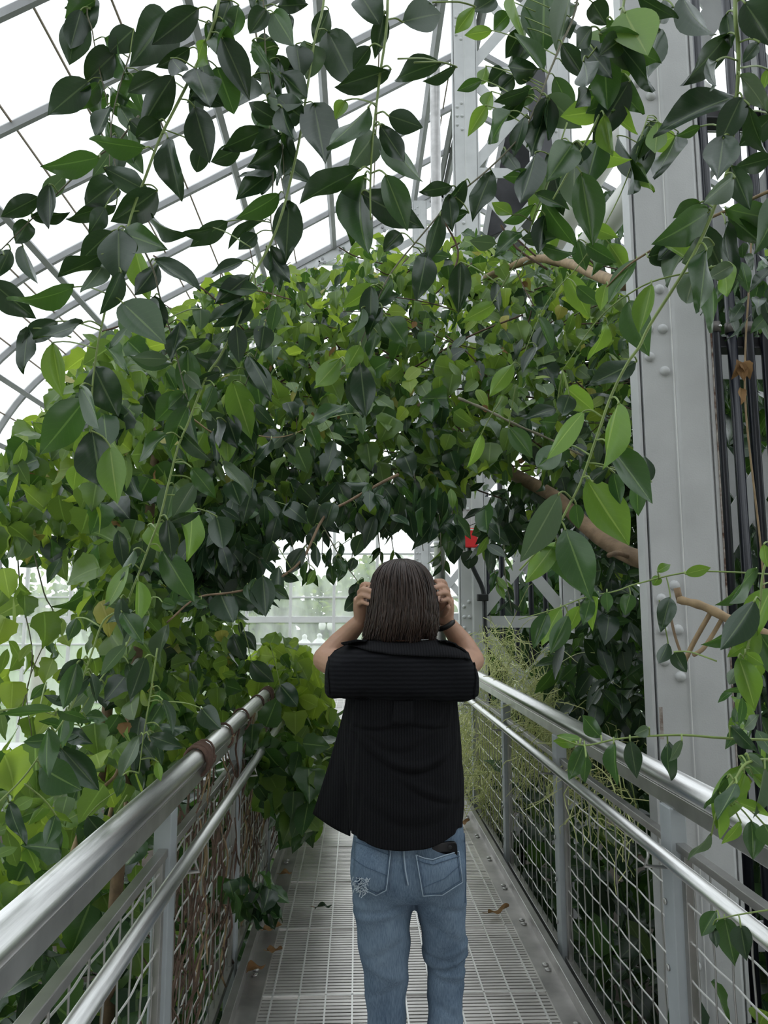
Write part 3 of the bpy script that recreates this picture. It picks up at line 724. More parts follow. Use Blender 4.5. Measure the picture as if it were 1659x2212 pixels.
def fing(pts, r0, r1):
    S = smooth_pts([A(*p) for p in pts], 5); n = len(S); b.tube(S, [r0+(r1-r0)*i/(n-1) for i in range(n)], 10); b.ball(S[-1], r1*1.02, 10, 8); return S
def palm_(pts, rad): b.tube(smooth_pts([A(*p) for p in pts], 4), rad, 14)
# right hand: palm, four fingers of unequal length bent onto the hair, thumb from the side of the palm
n_ = 9
palm_([(964, 1345, 2.36), (961, 1322, 2.35), (959, 1293, 2.33)], [(0.024+0.0016*min(i, 5), 0.019+0.001*i) for i in range(n_)])
FR = [fing([(957, 1294, 2.335), (962, 1268, 2.325), (956, 1256, 2.29), (941, 1255, 2.255)], 0.0105, 0.0078),
      fing([(960, 1298, 2.33), (967, 1279, 2.31), (958, 1266, 2.265), (938, 1269, 2.235)], 0.0105, 0.0080),
      fing([(961, 1304, 2.325), (970, 1292, 2.305), (963, 1280, 2.262), (945, 1283, 2.238)], 0.0100, 0.0076),
      fing([(961, 1312, 2.325), (971, 1304, 2.305), (966, 1295, 2.275), (954, 1297, 2.250)], 0.0090, 0.0068),
      fing([(956, 1328, 2.34), (962, 1322, 2.305), (968, 1312, 2.285)], 0.0115, 0.0085)]
palm_([(780, 1342, 2.36), (783, 1320, 2.35), (785, 1292, 2.33)], [(0.024+0.0016*min(i, 5), 0.019+0.001*i) for i in range(n_)])
FL = [fing([(787, 1293, 2.335), (782, 1270, 2.325), (788, 1262, 2.295), (803, 1263, 2.262)], 0.0105, 0.0078),
      fing([(784, 1297, 2.33), (777, 1281, 2.31), (786, 1273, 2.268), (804, 1277, 2.240)], 0.0105, 0.0080),
      fing([(783, 1303, 2.325), (775, 1294, 2.31), (784, 1286, 2.268), (802, 1291, 2.242)], 0.0100, 0.0076),
      fing([(783, 1311, 2.325), (776, 1306, 2.31), (784, 1301, 2.275), (797, 1305, 2.252)], 0.0090, 0.0068),
      fing([(788, 1326, 2.345), (796, 1316, 2.37), (801, 1303, 2.38)], 0.0115, 0.0085)]
body = obj('body', remesh(b, 0.0036, 3, 0.5), 'skin', person)
for S in FR[:4]+FL[:4]:
    d = (S[-1]-S[-4]).normalized(); m = MB(); m.ball(S[-1]+Vector((0, -0.006, 0.002)), 0.0048, 8, 6, (1, 0.3, 1.0)); m.build('finger_nail', 'nail', body, True)
for s in (-1, 1):
    m = MB(); m.ball(HC+Vector((s*0.031, 0.083, 0.008)), 0.011, 10, 8); m.build('eye', 'eye', body, True)
m = MB(); m.ball(HC+Vector((0, 0.098, -0.062)), 0.02, 12, 8, (1, 0.35, 0.35)); m.build('mouth', 'lip', body, True)
for cxs in ((838, 2485), (957, 2485)):
    f = A(*cxs); m = MB()
    m.rings([[(f.x+w*math.copysign(abs(math.cos(2*PI*k/20))**.8, math.cos(2*PI*k/20)), PY+0.05+l*math.copysign(abs(math.sin(2*PI*k/20))**.8, math.sin(2*PI*k/20)), z) for k in range(20)] for z, w, l in ((0.006, .040, .125), (0.012, .047, .135), (0.03, .047, .135), (0.05, .045, .125), (0.075, .042, .095), (0.09, .038, .07))])
    m.build('shoe', 'shoe', person, True)
# ---- jeans
j = MB()
j.rings([px_ring(1765, 772, 998, .103), px_ring(1810, 762, 1003, .110, 2.268), px_ring(1850, 757, 1006, .116, 2.265), px_ring(1885, 756, 1007, .117, 2.265), px_ring(1912, 759, 1007, .112, 2.268), px_ring(1930, 764, 1006, .098)])
j.rings([px_ring(y, L, R, hd, PY+o) for y, L, R, hd, o in ((1885, 758, 888, .100, 0), (1930, 761, 889, .098, 0), (1980, 766, 888, .092, 0), (2050, 775, 885, .082, 0), (2100, 784, 882, .074, .005), (2150, 789, 878, .070, .008), (2212, 793, 876, .068, .008), (2300, 799, 873, .064, 0), (2400, 804, 870, .06, 0), (2478, 806, 868, .058, 0))])
j.rings([px_ring(y, L, R, hd, PY+o) for y, L, R, hd, o in ((1885, 884, 1007, .100, 0), (1930, 891, 1006, .098, 0), (1965, 901, 1005, .092, .005), (2010, 909, 1006, .084, .012), (2045, 911, 1008, .080, .018), (2066, 914, 1007, .077, .022), (2084, 921, 1003, .070, .022), (2130, 923, 1001, .070, .014), (2180, 924, 999, .069, .006), (2212, 923, 998, .068, 0), (2300, 925, 993, .064, -.008), (2400, 927, 989, .06, -.01), (2478, 928, 987, .058, -.01))])
for x in (815, 948): j.ball(A(x, 1878, PY-0.055), 0.088, 18, 14, (0.9, 0.75, 1.0))
jm = remesh(j, 0.0075, 7, 0.5)
v = verts_np(jm); nn_ = normals_np(jm)
disp = np.zeros(len(v)); zk = A(960, 2072).z; xk = A(960, 2072).x; right = v[:, 0] > A(893, 2000).x
def crease(z0, slope, x0, w, d, xa, xb):
    global disp
    q = np.exp(-(((v[:, 2]-z0)-slope*(v[:, 0]-x0))/w)**2); q *= 1/(1+np.exp(-(v[:, 0]-xa)/0.012))/(1+np.exp((v[:, 0]-xb)/0.012)); disp += d*q
X = lambda px: A(px, 2000).x
Z = lambda py: A(900, py).z
crease(Z(2078), 0.20, X(960), .006, -.010, X(905), X(1020)); crease(Z(2066), 0.25, X(985), .005, .006, X(930), X(1020)); crease(Z(2055), -0.25, X(940), .006, -.006, X(905), X(965)); crease(Z(2090), -.15, X(950), .006, .005, X(915), X(1010))
crease(Z(2105), -.3, X(960), .006, -.004, X(915), X(1010)); crease(Z(2040), .3, X(980), .007, .005, X(950), X(1020)); crease(Z(1938), .16, X(840), .007, -.005, X(765), X(880)); crease(Z(1950), .2, X(840), .008, .004, X(765), X(880))
crease(Z(2030), .45, X(830), .012, -.004, X(775), X(880)); crease(Z(2080), -.4, X(830), .012, .004, X(785), X(880)); crease(Z(2120), .35, X(830), .010, -.004, X(785), X(880)); crease(Z(2165), -.5, X(960), .012, -.004, X(925), X(1000)); crease(Z(2000), -.5, X(960), .012, -.004, X(900), X(1000)); crease(Z(1935), -.3, X(940), .008, -.005, X(895), X(1000))
disp += 0.0022*np.sin(v[:, 2]*60+np.sin(v[:, 0]*40)*1.5+v[:, 1]*25)*(v[:, 2] < Z(1930))
set_verts(jm, v+nn_*disp[:, None]); jm.shade_smooth()
jeans = obj('jeans', jm, 'denim', person)
JB = bvh_of(jm)
def patch(name, top, bot, m, parent, bvh, off, nu=12, nv=12, thick=0.0016, fall=None):
    def along(poly, t):
        L = [0]
        for a, c in zip(poly, poly[1:]): L.append(L[-1]+math.hypot(c[0]-a[0], c[1]-a[1]))
        s = t*L[-1]
        for i in range(len(poly)-1):
            if s <= L[i+1]+1e-9:
                u = (s-L[i])/(L[i+1]-L[i]); return (poly[i][0]+u*(poly[i+1][0]-poly[i][0]), poly[i][1]+u*(poly[i+1][1]-poly[i][1]))
        return poly[-1]
    mm = MB()
    for q in range(nv+1):
        for k in range(nu+1):
            a = along(top, k/nu); c = along(bot, k/nu); w = q/nv
            mm.v.append(tuple(hit(bvh, a[0]+(c[0]-a[0])*w, a[1]+(c[1]-a[1])*w, off, fall)))
    for q in range(nv):
        for k in range(nu): i = q*(nu+1)+k; mm.f.append((i, i+1, i+nu+2, i+nu+1))
    o = mm.build(name, m, parent, True); s = o.modifiers.new('solid', 'SOLIDIFY'); s.thickness = thick; s.offset = 0; return o
def line(name, pts, r, m, parent, bvh, off):
    S = []
    for a, c in zip(pts, pts[1:]):
        for k in range(6): S.append(hit(bvh, a[0]+(c[0]-a[0])*k/6, a[1]+(c[1]-a[1])*k/6, off))
    S.append(hit(bvh, *pts[-1], off)); return MB().tube(S, r, 5).build(name, m, parent, True)
pl = patch('back_pocket', [(769, 1806), (805, 1822), (845, 1837)], [(765, 1908), (812, 1931), (834, 1921)], 'denim', jeans, JB, 0.004)
pr = patch('back_pocket', [(898, 1846), (916, 1853), (934, 1856), (987, 1841)], [(913, 1932), (955, 1929), (995, 1903)], 'denim', jeans, JB, 0.0065)
for pk, edge, hem, off in ((pl, [(845, 1837), (834, 1921), (812, 1931), (765, 1908)], ([(769, 1806), (805, 1822), (845, 1837)], [(768, 1817), (804, 1833), (842, 1847)]), .0052), (pr, [(898, 1846), (913, 1932), (955, 1929), (995, 1903), (987, 1841)], ([(898, 1846), (916, 1853), (934, 1856), (987, 1841)], [(901, 1857), (917, 1863), (935, 1867), (988, 1851)]), .0078)):
    line('pocket_edge', edge, 0.0016, 'denim_edge', pk, JB, off); line('pocket_stitch', [(x+(4 if x < (830 if pk is pl else 945) else -4), y-3) for x, y in edge], 0.0009, 'denim_thread', pk, JB, off+.0006)
    line('pocket_hem', hem[0], 0.0017, 'denim_edge', pk, JB, off); line('pocket_hem_stitch', hem[1], 0.001, 'denim_thread', pk, JB, off+.0008)
line('pocket_stitch', [(766, 1855), (790, 1872), (835, 1890)], 0.0008, 'denim_thread', pl, JB, .006); line('pocket_stitch', [(990, 1868), (960, 1895), (912, 1915)], 0.0008, 'denim_thread', pr, JB, .0086)
line('center_seam', [(872, 1822), (873, 1850), (876, 1880), (882, 1912)], 0.0022, 'denim_edge', jeans, JB, .0015); line('center_seam', [(867, 1822), (868, 1850), (871, 1880), (877, 1912)], 0.0012, 'denim_thread', jeans, JB, .0015)
line('side_seam', [(1003, 1800), (1005, 1850), (1006, 1900), (1004, 1950)], 0.0014, 'denim_thread', jeans, JB, .001)
patch('torn_hole', [(774, 1893), (781, 1894)], [(777, 1908), (783, 1906)], 'denim_hole', pl, JB, .0062, 3, 3)
rf = random.Random(2); m = MB()
for i in range(46):
    x = rf.uniform(768, 794); y = rf.uniform(1893, 1924)
    if 774 < x < 783 and 1894 < y < 1907: continue
    a = hit(JB, x, y, .007); m.tube([a, a+Vector((rf.uniform(-.008, .008), rf.uniform(-.004, 0), rf.uniform(-.008, .008))), a+Vector((rf.uniform(-.012, .012), -.002, rf.uniform(-.014, .004)))], 0.0009, 4)
m.build('frayed_threads', 'fray', pl)['kind'] = 'stuff'
# ---- shirt: body, yoke with raised sleeves, collar, pleat, open front panel
sil = [(1500, 752, 984), (1530, 748, 985), (1570, 746, 988), (1620, 747, 993), (1680, 751, 997), (1740, 756, 998), (1788, 759, 995)]
def silat(py):
    for (a, L0, R0), (c, L1, R1) in zip(sil, sil[1:]):
        if py <= c: u = max(0, (py-a)/(c-a)); return L0+(L1-L0)*u, R0+(R1-R0)*u
    return sil[-1][1], sil[-1][2]
n, rows = 120, 90; rings = []
for i in range(rows+1):
    v_ = i/rows; ring = []
    for k in range(n):
        t = 2*PI*k/n; cs, sn = math.cos(t), math.sin(t)
        back = max(0, -sn)
        hem = 1786+(1833-1786)*max(0, 1-abs(cs*1.02+0.08)**2.2)*(1 if sn < 0 else 0.25)
        py = 1500+(hem-1500)*v_
        L, R = silat(min(py, 1788)); a = A(L, min(py, 1788)); c = A(R, min(py, 1788)); hw = (c.x-a.x)/2; cx = (a.x+c.x)/2
        hd = 0.118+0.012*v_
        x = cx+hw*math.copysign(abs(cs)**0.9, cs); y = PY+hd*math.copysign(abs(sn)**0.9, sn)
        z = A(868, py, PY-0.11*back).z
        u = (x-cx)/hw
        # sagging folds hung from the yoke
        def uf(c0, k, u0, w, A_, ua=-2, ub=2):
            q = py-(c0-k*(u-u0)**2); g = math.exp(-((q+w)/w)**2)-1.1*math.exp(-((q-0.7*w)/(0.8*w))**2)
            return A_*g/(1+math.exp(-(u-ua)*9))/(1+math.exp((u-ub)*9))
        fold = uf(1664, 95, 0.12, 9, 1.0) + uf(1572, 60, -0.45, 6, 0.7, -1.2, -0.05) + uf(1570, 50, 0.5, 6, 0.6, 0.1, 1.2) + uf(1728, 60, 0.75, 9, 0.7, 0.0, 1.1) + uf(1775, 80, 0.1, 16, 0.45) + uf(1618, 120, -0.1, 10, 0.35)
        fold2 = 0.22*math.sin(7*u+v_*5)+0.15*math.sin(15*u-v_*3); amp = 0.0075*back
        y -= amp*(fold+fold2) ; x += 0.003*math.sin(py*0.05+k)*(1 if abs(cs) > .7 else 0)
        ring.append(Vector((x, y, z)))
    rings.append(ring)
m = MB(); m.rings(rings, cap=False); shirt = m.build('shirt', 'shirt_v', person, True)
s_ = shirt.modifiers.new('solid', 'SOLIDIFY'); s_.thickness = 0.003
ym = MB(); rr = []
st = [(701, 1446, 1494, .045), (703, 1434, 1502, .075), (709, 1420, 1508, .10), (720, 1407, 1511, .115), (740, 1397, 1513, .128), (765, 1390, 1514, .135), (800, 1386, 1516, .138), (840, 1384, 1518, .138), (880, 1384, 1520, .138), (920, 1385, 1520, .138), (955, 1387, 1520, .137), (985, 1393, 1520, .130), (1006, 1405, 1519, .120), (1020, 1420, 1518, .108), (1029, 1436, 1514, .09), (1034, 1452, 1502, .055)]
SM = []
for (a, c) in zip(st, st[1:]):
    for k in range(4): SM.append(tuple(a[i]+(c[i]-a[i])*k/4 for i in range(4)))
SM.append(st[-1])
for ii, (x, yt, yb, hd) in enumerate(SM):
    top = A(x, yt, PY-0.03); bot = A(x, yb, PY-0.12); cz = (top.z+bot.z)/2; hz = (top.z-bot.z)/2; ring = []; xx = A(x, (yt+yb)/2, PY-0.06).x
    for k in range(36):
        t = 2*PI*k/36; cs, sn = math.cos(t), math.sin(t)
        yy = PY-0.005+hd*math.copysign(abs(cs)**0.6, cs); zz = cz+hz*math.copysign(abs(sn)**0.5, sn)
        if cs < 0: yy -= 0.014*(1-sn)/2 - 0.045*max(0, sn)**2 + 0.003*math.sin(zz*85+1.9*math.sin(x*0.021)+x*0.008)*(1-abs(sn)) - 0.004*math.sin(x*0.04+zz*20)*(1-abs(sn))
        ring.append(Vector((xx, yy, zz + (0.0035*math.sin(x*0.05)+0.002*math.sin(x*0.13) if sn < -0.5 else 0))))
    rr.append(ring)
ym.rings(rr); yoke = ym.build('yoke_and_sleeves', 'shirt_h', shirt, True)
YB = bvh_of(yoke.data)
patch('collar', [(736, 1388), (770, 1381), (810, 1386), (870, 1392), (930, 1387), (962, 1383), (985, 1391), (1006, 1408)], [(738, 1392), (770, 1401), (800, 1410), (850, 1417), (900, 1420), (960, 1421), (1000, 1424), (1014, 1429)], 'shirt_v', shirt, YB, 0.006, 40, 8, 0.004, None)
SB = bvh_of(shirt.data)
patch('box_pleat', [(852, 1514), (870, 1514), (891, 1514)], [(846, 1562), (868, 1566), (892, 1562)], 'shirt_v', shirt, SB, 0.010, 10, 8, 0.003)
for xs_, nm in ((( 711, 1420, 709, 1460, 713, 1500), 'l'), ((1024, 1432, 1028, 1465, 1024, 1508), 'r')):
    line('sleeve_cuff', [(xs_[0], xs_[1]), (xs_[2], xs_[3]), (xs_[4], xs_[5])], 0.003, 'shirt_v', shirt, YB, 0.001)
line('yoke_seam', [(740, 1507), (780, 1511), (850, 1513), (920, 1514), (1000, 1513)], 0.0022, 'shirt_h', shirt, YB, 0.0005)
fm = MB(); NU, NV = 14, 26
for q in range(NV+1):
    w = q/NV
    ox = 750+(677-750)*w**1.15; oy = 1505+(1758-1505)*w; ix = 762+(757-762)*w; iy = 1505+(1806-1505)*w
    for k in range(NU+1):
        u = k/NU; Y_ = 2.33+0.10*(1-u)*w + 0.014*math.sin(u*7+w*2)*w - 0.05*u
        fm.v.append(tuple(A(ox+(ix-ox)*u, oy+(iy-oy)*u + 10*math.sin(PI*u)*w*0.4, Y_)))
for q in range(NV):
    for k in range(NU): i = q*(NU+1)+k; fm.f.append((i, i+1, i+NU+2, i+NU+1))
o = fm.build('open_front_panel', 'shirt_v', shirt, True); s_ = o.modifiers.new('solid', 'SOLIDIFY'); s_.thickness = 0.003
# ---- bob of brown hair: shell with strands over it
HT = [(1207, 862, 876), (1210, 848, 889), (1216, 833, 903), (1226, 820, 916), (1242, 809, 928), (1265, 802, 937), (1295, 798, 942), (1325, 796, 944), (1350, 792, 943), (1368, 789, 940), (1395, 785, 936)]
def hair_at(py):
    for (a, L0, R0), (c, L1, R1) in zip(HT, HT[1:]):
        if py <= c: u = max(0, (py-a)/(c-a)); return L0+(L1-L0)*u, R0+(R1-R0)*u
    return HT[-1][1], HT[-1][2]
def hair_pt(py, th, dr):
    L, R = hair_at(py); a = A(L, py, 2.28); c = A(R, py, 2.28); hw = (c.x-a.x)/2+dr; cx = (a.x+c.x)/2
    low = max(0, (py-1345)/50)
    hd = min(hw*1.12, 0.115)+dr - 0.022*low*(1 if math.sin(th) < 0 else 0)
    return Vector((cx+hw*math.cos(th), 2.28+hd*math.sin(th), a.z))
hs = MB(); rr = []
for py in (1209, 1214, 1222, 1236, 1258, 1285, 1315, 1345, 1368, 1380):
    rr.append([hair_pt(py, PI*(0.90+1.20*k/39), -0.006) for k in range(40)])
hs.rings(rr, cap=False, closed=False)
cap_n = len(hs.v); tint = [0.10]*cap_n
rh = random.Random(9)
for i in range(760):
    th = PI*(0.86+1.28*rh.random()); end = rh.uniform(1368, 1389)+7*math.sin(th*9)-6*abs(math.cos(th))-10*(rh.random() < 0.15); cl = math.sin(th*23)*0.5+math.sin(th*57+1)*0.5
    dr0 = 0.0005+0.0045*rh.random()+0.0015*cl; tw = rh.gauss(0, 0.05); pts = []
    N = 15; start = 1207.5+rh.random()*10
    for q in range(N):
        u = q/(N-1); py = start+(end-start)*u**1.25; pts.append(hair_pt(py, th+tw*u*u+0.02*math.sin(u*6+i), dr0+0.003*u*u*rh.uniform(-1, 1)*2))
    w = rh.uniform(0.0016, 0.0034); b0 = len(hs.v)
    hs.tube(pts, [(w*(1 if 0 < q < N-3 else (0.9, 0.6, 0.25)[max(0, q-(N-3))] if q else 0.5), 0.0011) for q in range(N)], 5, cap=False)
    tt = min(1, max(0, 0.34+0.22*cl+rh.gauss(0, 0.16))); tint += [min(1, tt+0.25*((k//5)/N)**2) for k in range(len(hs.v)-b0)]
hair = hs.build('hair', 'hair', person, True); at_ = hair.data.attributes.new('tint', 'FLOAT', 'POINT'); at_.data.foreach_set('value', np.array(tint, np.float32))
# ---- wristband and phone
wc = A(961, 1347, 2.362); ax_ = (A(964, 1338, 2.36)-A(975, 1360, 2.372)).normalized(); e1 = ax_.cross(Vector((0, 1, 0))).normalized(); e2 = ax_.cross(e1)
m = MB(); rr = []
for (o_, r_) in ((-.0075, .0300), (-.008, .0335), (.008, .0325), (.0075, .0290)):
    rr.append([wc+ax_*o_+e1*(r_*math.cos(2*PI*k/28))+e2*(r_*0.92*math.sin(2*PI*k/28)) for k in range(28)])
m.rings(rr+[rr[0]], cap=False); wb = m.build('wristband', 'rubber', None, True); tag(wb, 'black band round the right wrist of the person', 'wristband')
pc = hit(JB, 960, 1838, 0.004); ph = MB(); rr = []
for dy in (-.004, .004):
    ring = []
    for k in range(32):
        t = 2*PI*k/32; ring.append(Vector((0.0355*math.copysign(abs(math.cos(t))**.35, math.cos(t)), dy, 0.055*math.copysign(abs(math.sin(t))**.2, math.sin(t)))))
    rr.append(ring)
ph.rings(rr); R_ = Matrix.Rotation(math.radians(-4), 3, 'Y') @ Matrix.Rotation(math.radians(12), 3, 'X')
tp = thing('phone', pc, 'black phone sticking out of the right back jeans pocket', 'phone')
ph.v = [tuple(R_ @ Vector(p) + pc + Vector((0.002, 0.010, -0.030))) for p in ph.v]; bevel(ph.build('phone_body', 'phone', tp, True), 0.0015)
cm = MB(); cm.ball(pc+Vector((0.014, -0.004, 0.010)), 0.006, 10, 6, (1, .3, 1)); cm.build('camera_lens', 'rubber', tp, True)

# ================================================================== HANGING VINES (near the lens)
VCLR = {'d': 'leafdark', 'g': 'leaf', 'y': 'leaf_young_backlit', 'p': 'leafpale'}  # y: young leaves and leaves painted as backlit
# id: (points in photo pixels, depth at start, depth at end, stem radius, stem material, label)
VINES = {
 's1': ([(192, -20), (200, 70), (215, 150), (235, 240), (245, 330), (257, 405)], 1.75, 1.7, .0022, 'darkstem', 'thin dark vine stem hanging at the upper left against the white roof'),
 's2': ([(476, -20), (455, 70), (420, 150), (385, 220), (345, 300), (315, 380), (285, 460), (265, 540), (240, 610), (225, 680), (212, 740), (200, 830), (197, 930)], 1.40, 1.30, .0036, 'greenstem', 'long thick pale stemmed vine sweeping down across the upper left to two large leaves'),
 's3': ([(300, 250), (250, 312), (215, 335), (150, 392), (60, 482), (-30, 572)], 1.55, 1.5, .0026, 'darkstem', 'vine running down to the left edge of the picture'),
 's4': ([(280, 120), (265, 165), (245, 240), (238, 300), (236, 385)], 1.7, 1.65, .0022, 'darkstem', 'short dark vine stem crossing the roof bar at the upper left'),
 's5': ([(568, -20), (575, 125), (595, 240), (610, 320), (615, 430)], 1.6, 1.6, .0022, 'darkstem', 'thin vine hanging straight down left of the grey roof purlin'),
 's6': ([(702, -20), (680, 85), (660, 215), (645, 310), (615, 440), (585, 525), (545, 600), (510, 700), (475, 770), (445, 815), (410, 905), (385, 965), (365, 1040), (345, 1120), (322, 1180), (295, 1250), (268, 1310), (225, 1340), (200, 1405), (175, 1475), (150, 1535), (100, 1610), (50, 1680), (-20, 1750)], 1.65, 1.35, .0033, 'greenstem', 'longest green vine hanging from the top centre down to the lower left corner'),
 's7': ([(838, -20), (820, 170), (806, 290), (800, 400), (801, 475)], 1.15, 1.12, .003, 'greenstem', 'pale green vine ending in a bud beside the largest bright green leaf'),
 's8': ([(590, 190), (583, 300), (590, 380), (585, 480), (600, 560), (575, 690), (520, 860), (470, 960)], 1.75, 1.7, .002, 'darkstem', 'thin twining vine stem hanging in the upper middle left'),
 's9': ([(290, 500), (330, 580), (345, 640), (372, 730), (395, 825), (412, 890)], 1.5, 1.55, .0024, 'darkstem', 'dark vine slanting down in front of the ivy at the left'),
 's11': ([(1352, -20), (1330, 45), (1310, 75), (1270, 125)], 1.15, 1.12, .003, 'greenstem', 'short pale green vine tip at the top right of centre'),
 's12': ([(1445, -20), (1395, 60), (1370, 105), (1330, 170), (1300, 235), (1275, 290), (1240, 350), (1195, 430)], 1.25, 1.2, .0036, 'greenstem', 'thick green vine slanting down left of the near column'),
 's13': ([(1250, -20), (1205, 110), (1185, 160), (1160, 225), (1130, 285), (1100, 322), (1050, 370), (980, 430), (905, 515), (840, 597), (800, 690), (770, 760), (735, 800)], 1.7, 1.5, .003, 'darkstem', 'long grey green vine slanting down to the left across the top middle'),
 's14': ([(1588, -20), (1595, 100), (1592, 200), (1575, 350), (1555, 415), (1520, 505), (1475, 590), (1405, 700), (1380, 750), (1355, 785), (1320, 855), (1285, 955), (1255, 1040), (1230, 1090), (1200, 1145), (1170, 1180), (1122, 1232)], 1.05, 1.2, .0036, 'greenstem', 'long green vine crossing in front of the near column down to large glossy leaves'),
 's15': ([(1225, 265), (1180, 400), (1155, 465), (1130, 540), (1095, 600), (1060, 660)], 1.6, 1.65, .002, 'greenstem', 'thin green vine hanging behind the thick one at the upper right'),
 's15b': ([(1400, 250), (1340, 420), (1260, 560), (1190, 640), (1150, 720), (1120, 800)], 1.8, 1.9, .002, 'greenstem', 'slender green vine with a curled tip over the arch right of centre'),
 's16': ([(1700, 395), (1580, 450), (1460, 505), (1400, 545), (1355, 575), (1310, 620)], 1.35, 1.6, .0038, 'twig', 'brown twig crossing the upper part of the near column'),
 's17': ([(1560, 572), (1505, 585), (1405, 610), (1330, 655), (1280, 705), (1215, 800)], 1.3, 1.5, .0022, 'greenstem', 'thin green shoot crossing the near column below the brown twig'),
 's18': ([(1659, 1240), (1500, 1235), (1380, 1260), (1330, 1277), (1265, 1290), (1200, 1315), (1120, 1338)], 1.7, 1.6, .0022, 'greenstem', 'leafy green shoot pointing left from the middle of the near column'),
 's19': ([(1700, 1600), (1560, 1594), (1480, 1588), (1400, 1590), (1330, 1597), (1260, 1610), (1205, 1592)], 1.35, 1.3, .0026, 'greenstem', 'horizontal shoot with hanging leaves above the right top rail'),
 's20': ([(1690, 1130), (1650, 1230), (1640, 1320), (1612, 1402), (1600, 1440)], 1.3, 1.3, .0026, 'greenstem', 'green vine with a bright leaf tuft at the right edge'),
 's21': ([(860, 1025), (820, 1045), (755, 1082), (700, 1117), (650, 1212), (575, 1262), (500, 1280), (425, 1292), (360, 1345)], 2.9, 2.3, .0065, 'bark', 'brown branch hung with dark leaves left of the person'),
 's22': ([(690, 1120), (705, 1150), (740, 1212), (765, 1245), (782, 1272)], 2.8, 2.75, .003, 'darkstem', 'short dark hanging shoot by the left hand of the person'),
 's23': ([(1700, 1640), (1620, 1645), (1590, 1680), (1560, 1720)], 1.25, 1.2, .003, 'greenstem', 'leafy shoot drooping over the right top rail at the edge'),
 's24': ([(-40, 1540), (60, 1530), (120, 1545)], 1.3, 1.35, .002, 'greenstem', 'single long leaf shoot at the left edge below the ivy'),
 's25': ([(1700, 1960), (1600, 1975), (1555, 1985)], 1.5, 1.5, .002, 'greenstem', 'glossy leaf shoot behind the right handrail'),
 's26': ([(330, 1290), (300, 1330), (270, 1400), (215, 1470), (160, 1560), (110, 1640)], 1.9, 1.8, .0026, 'greenstem', 'pale stem with grey green leaves over the left hedge'),
 's27': ([(340, 1400), (325, 1500), (310, 1590), (300, 1670)], 1.75, 1.75, .0022, 'greenstem', 'hanging green stem just above the left top rail'),
 's28': ([(410, 900), (470, 940), (520, 935), (590, 945), (640, 935), (700, 905)], 2.3, 2.5, .0028, 'twig', 'pale horizontal twig in the middle of the arch'),
}
LEAVES = []
def addl(ox, oy, sc_, rows):
    for r in rows: LEAVES.append((ox+r[0]*sc_, oy+r[1]*sc_, ox+r[2]*sc_, oy+r[3]*sc_, r[4]*sc_, r[5]))
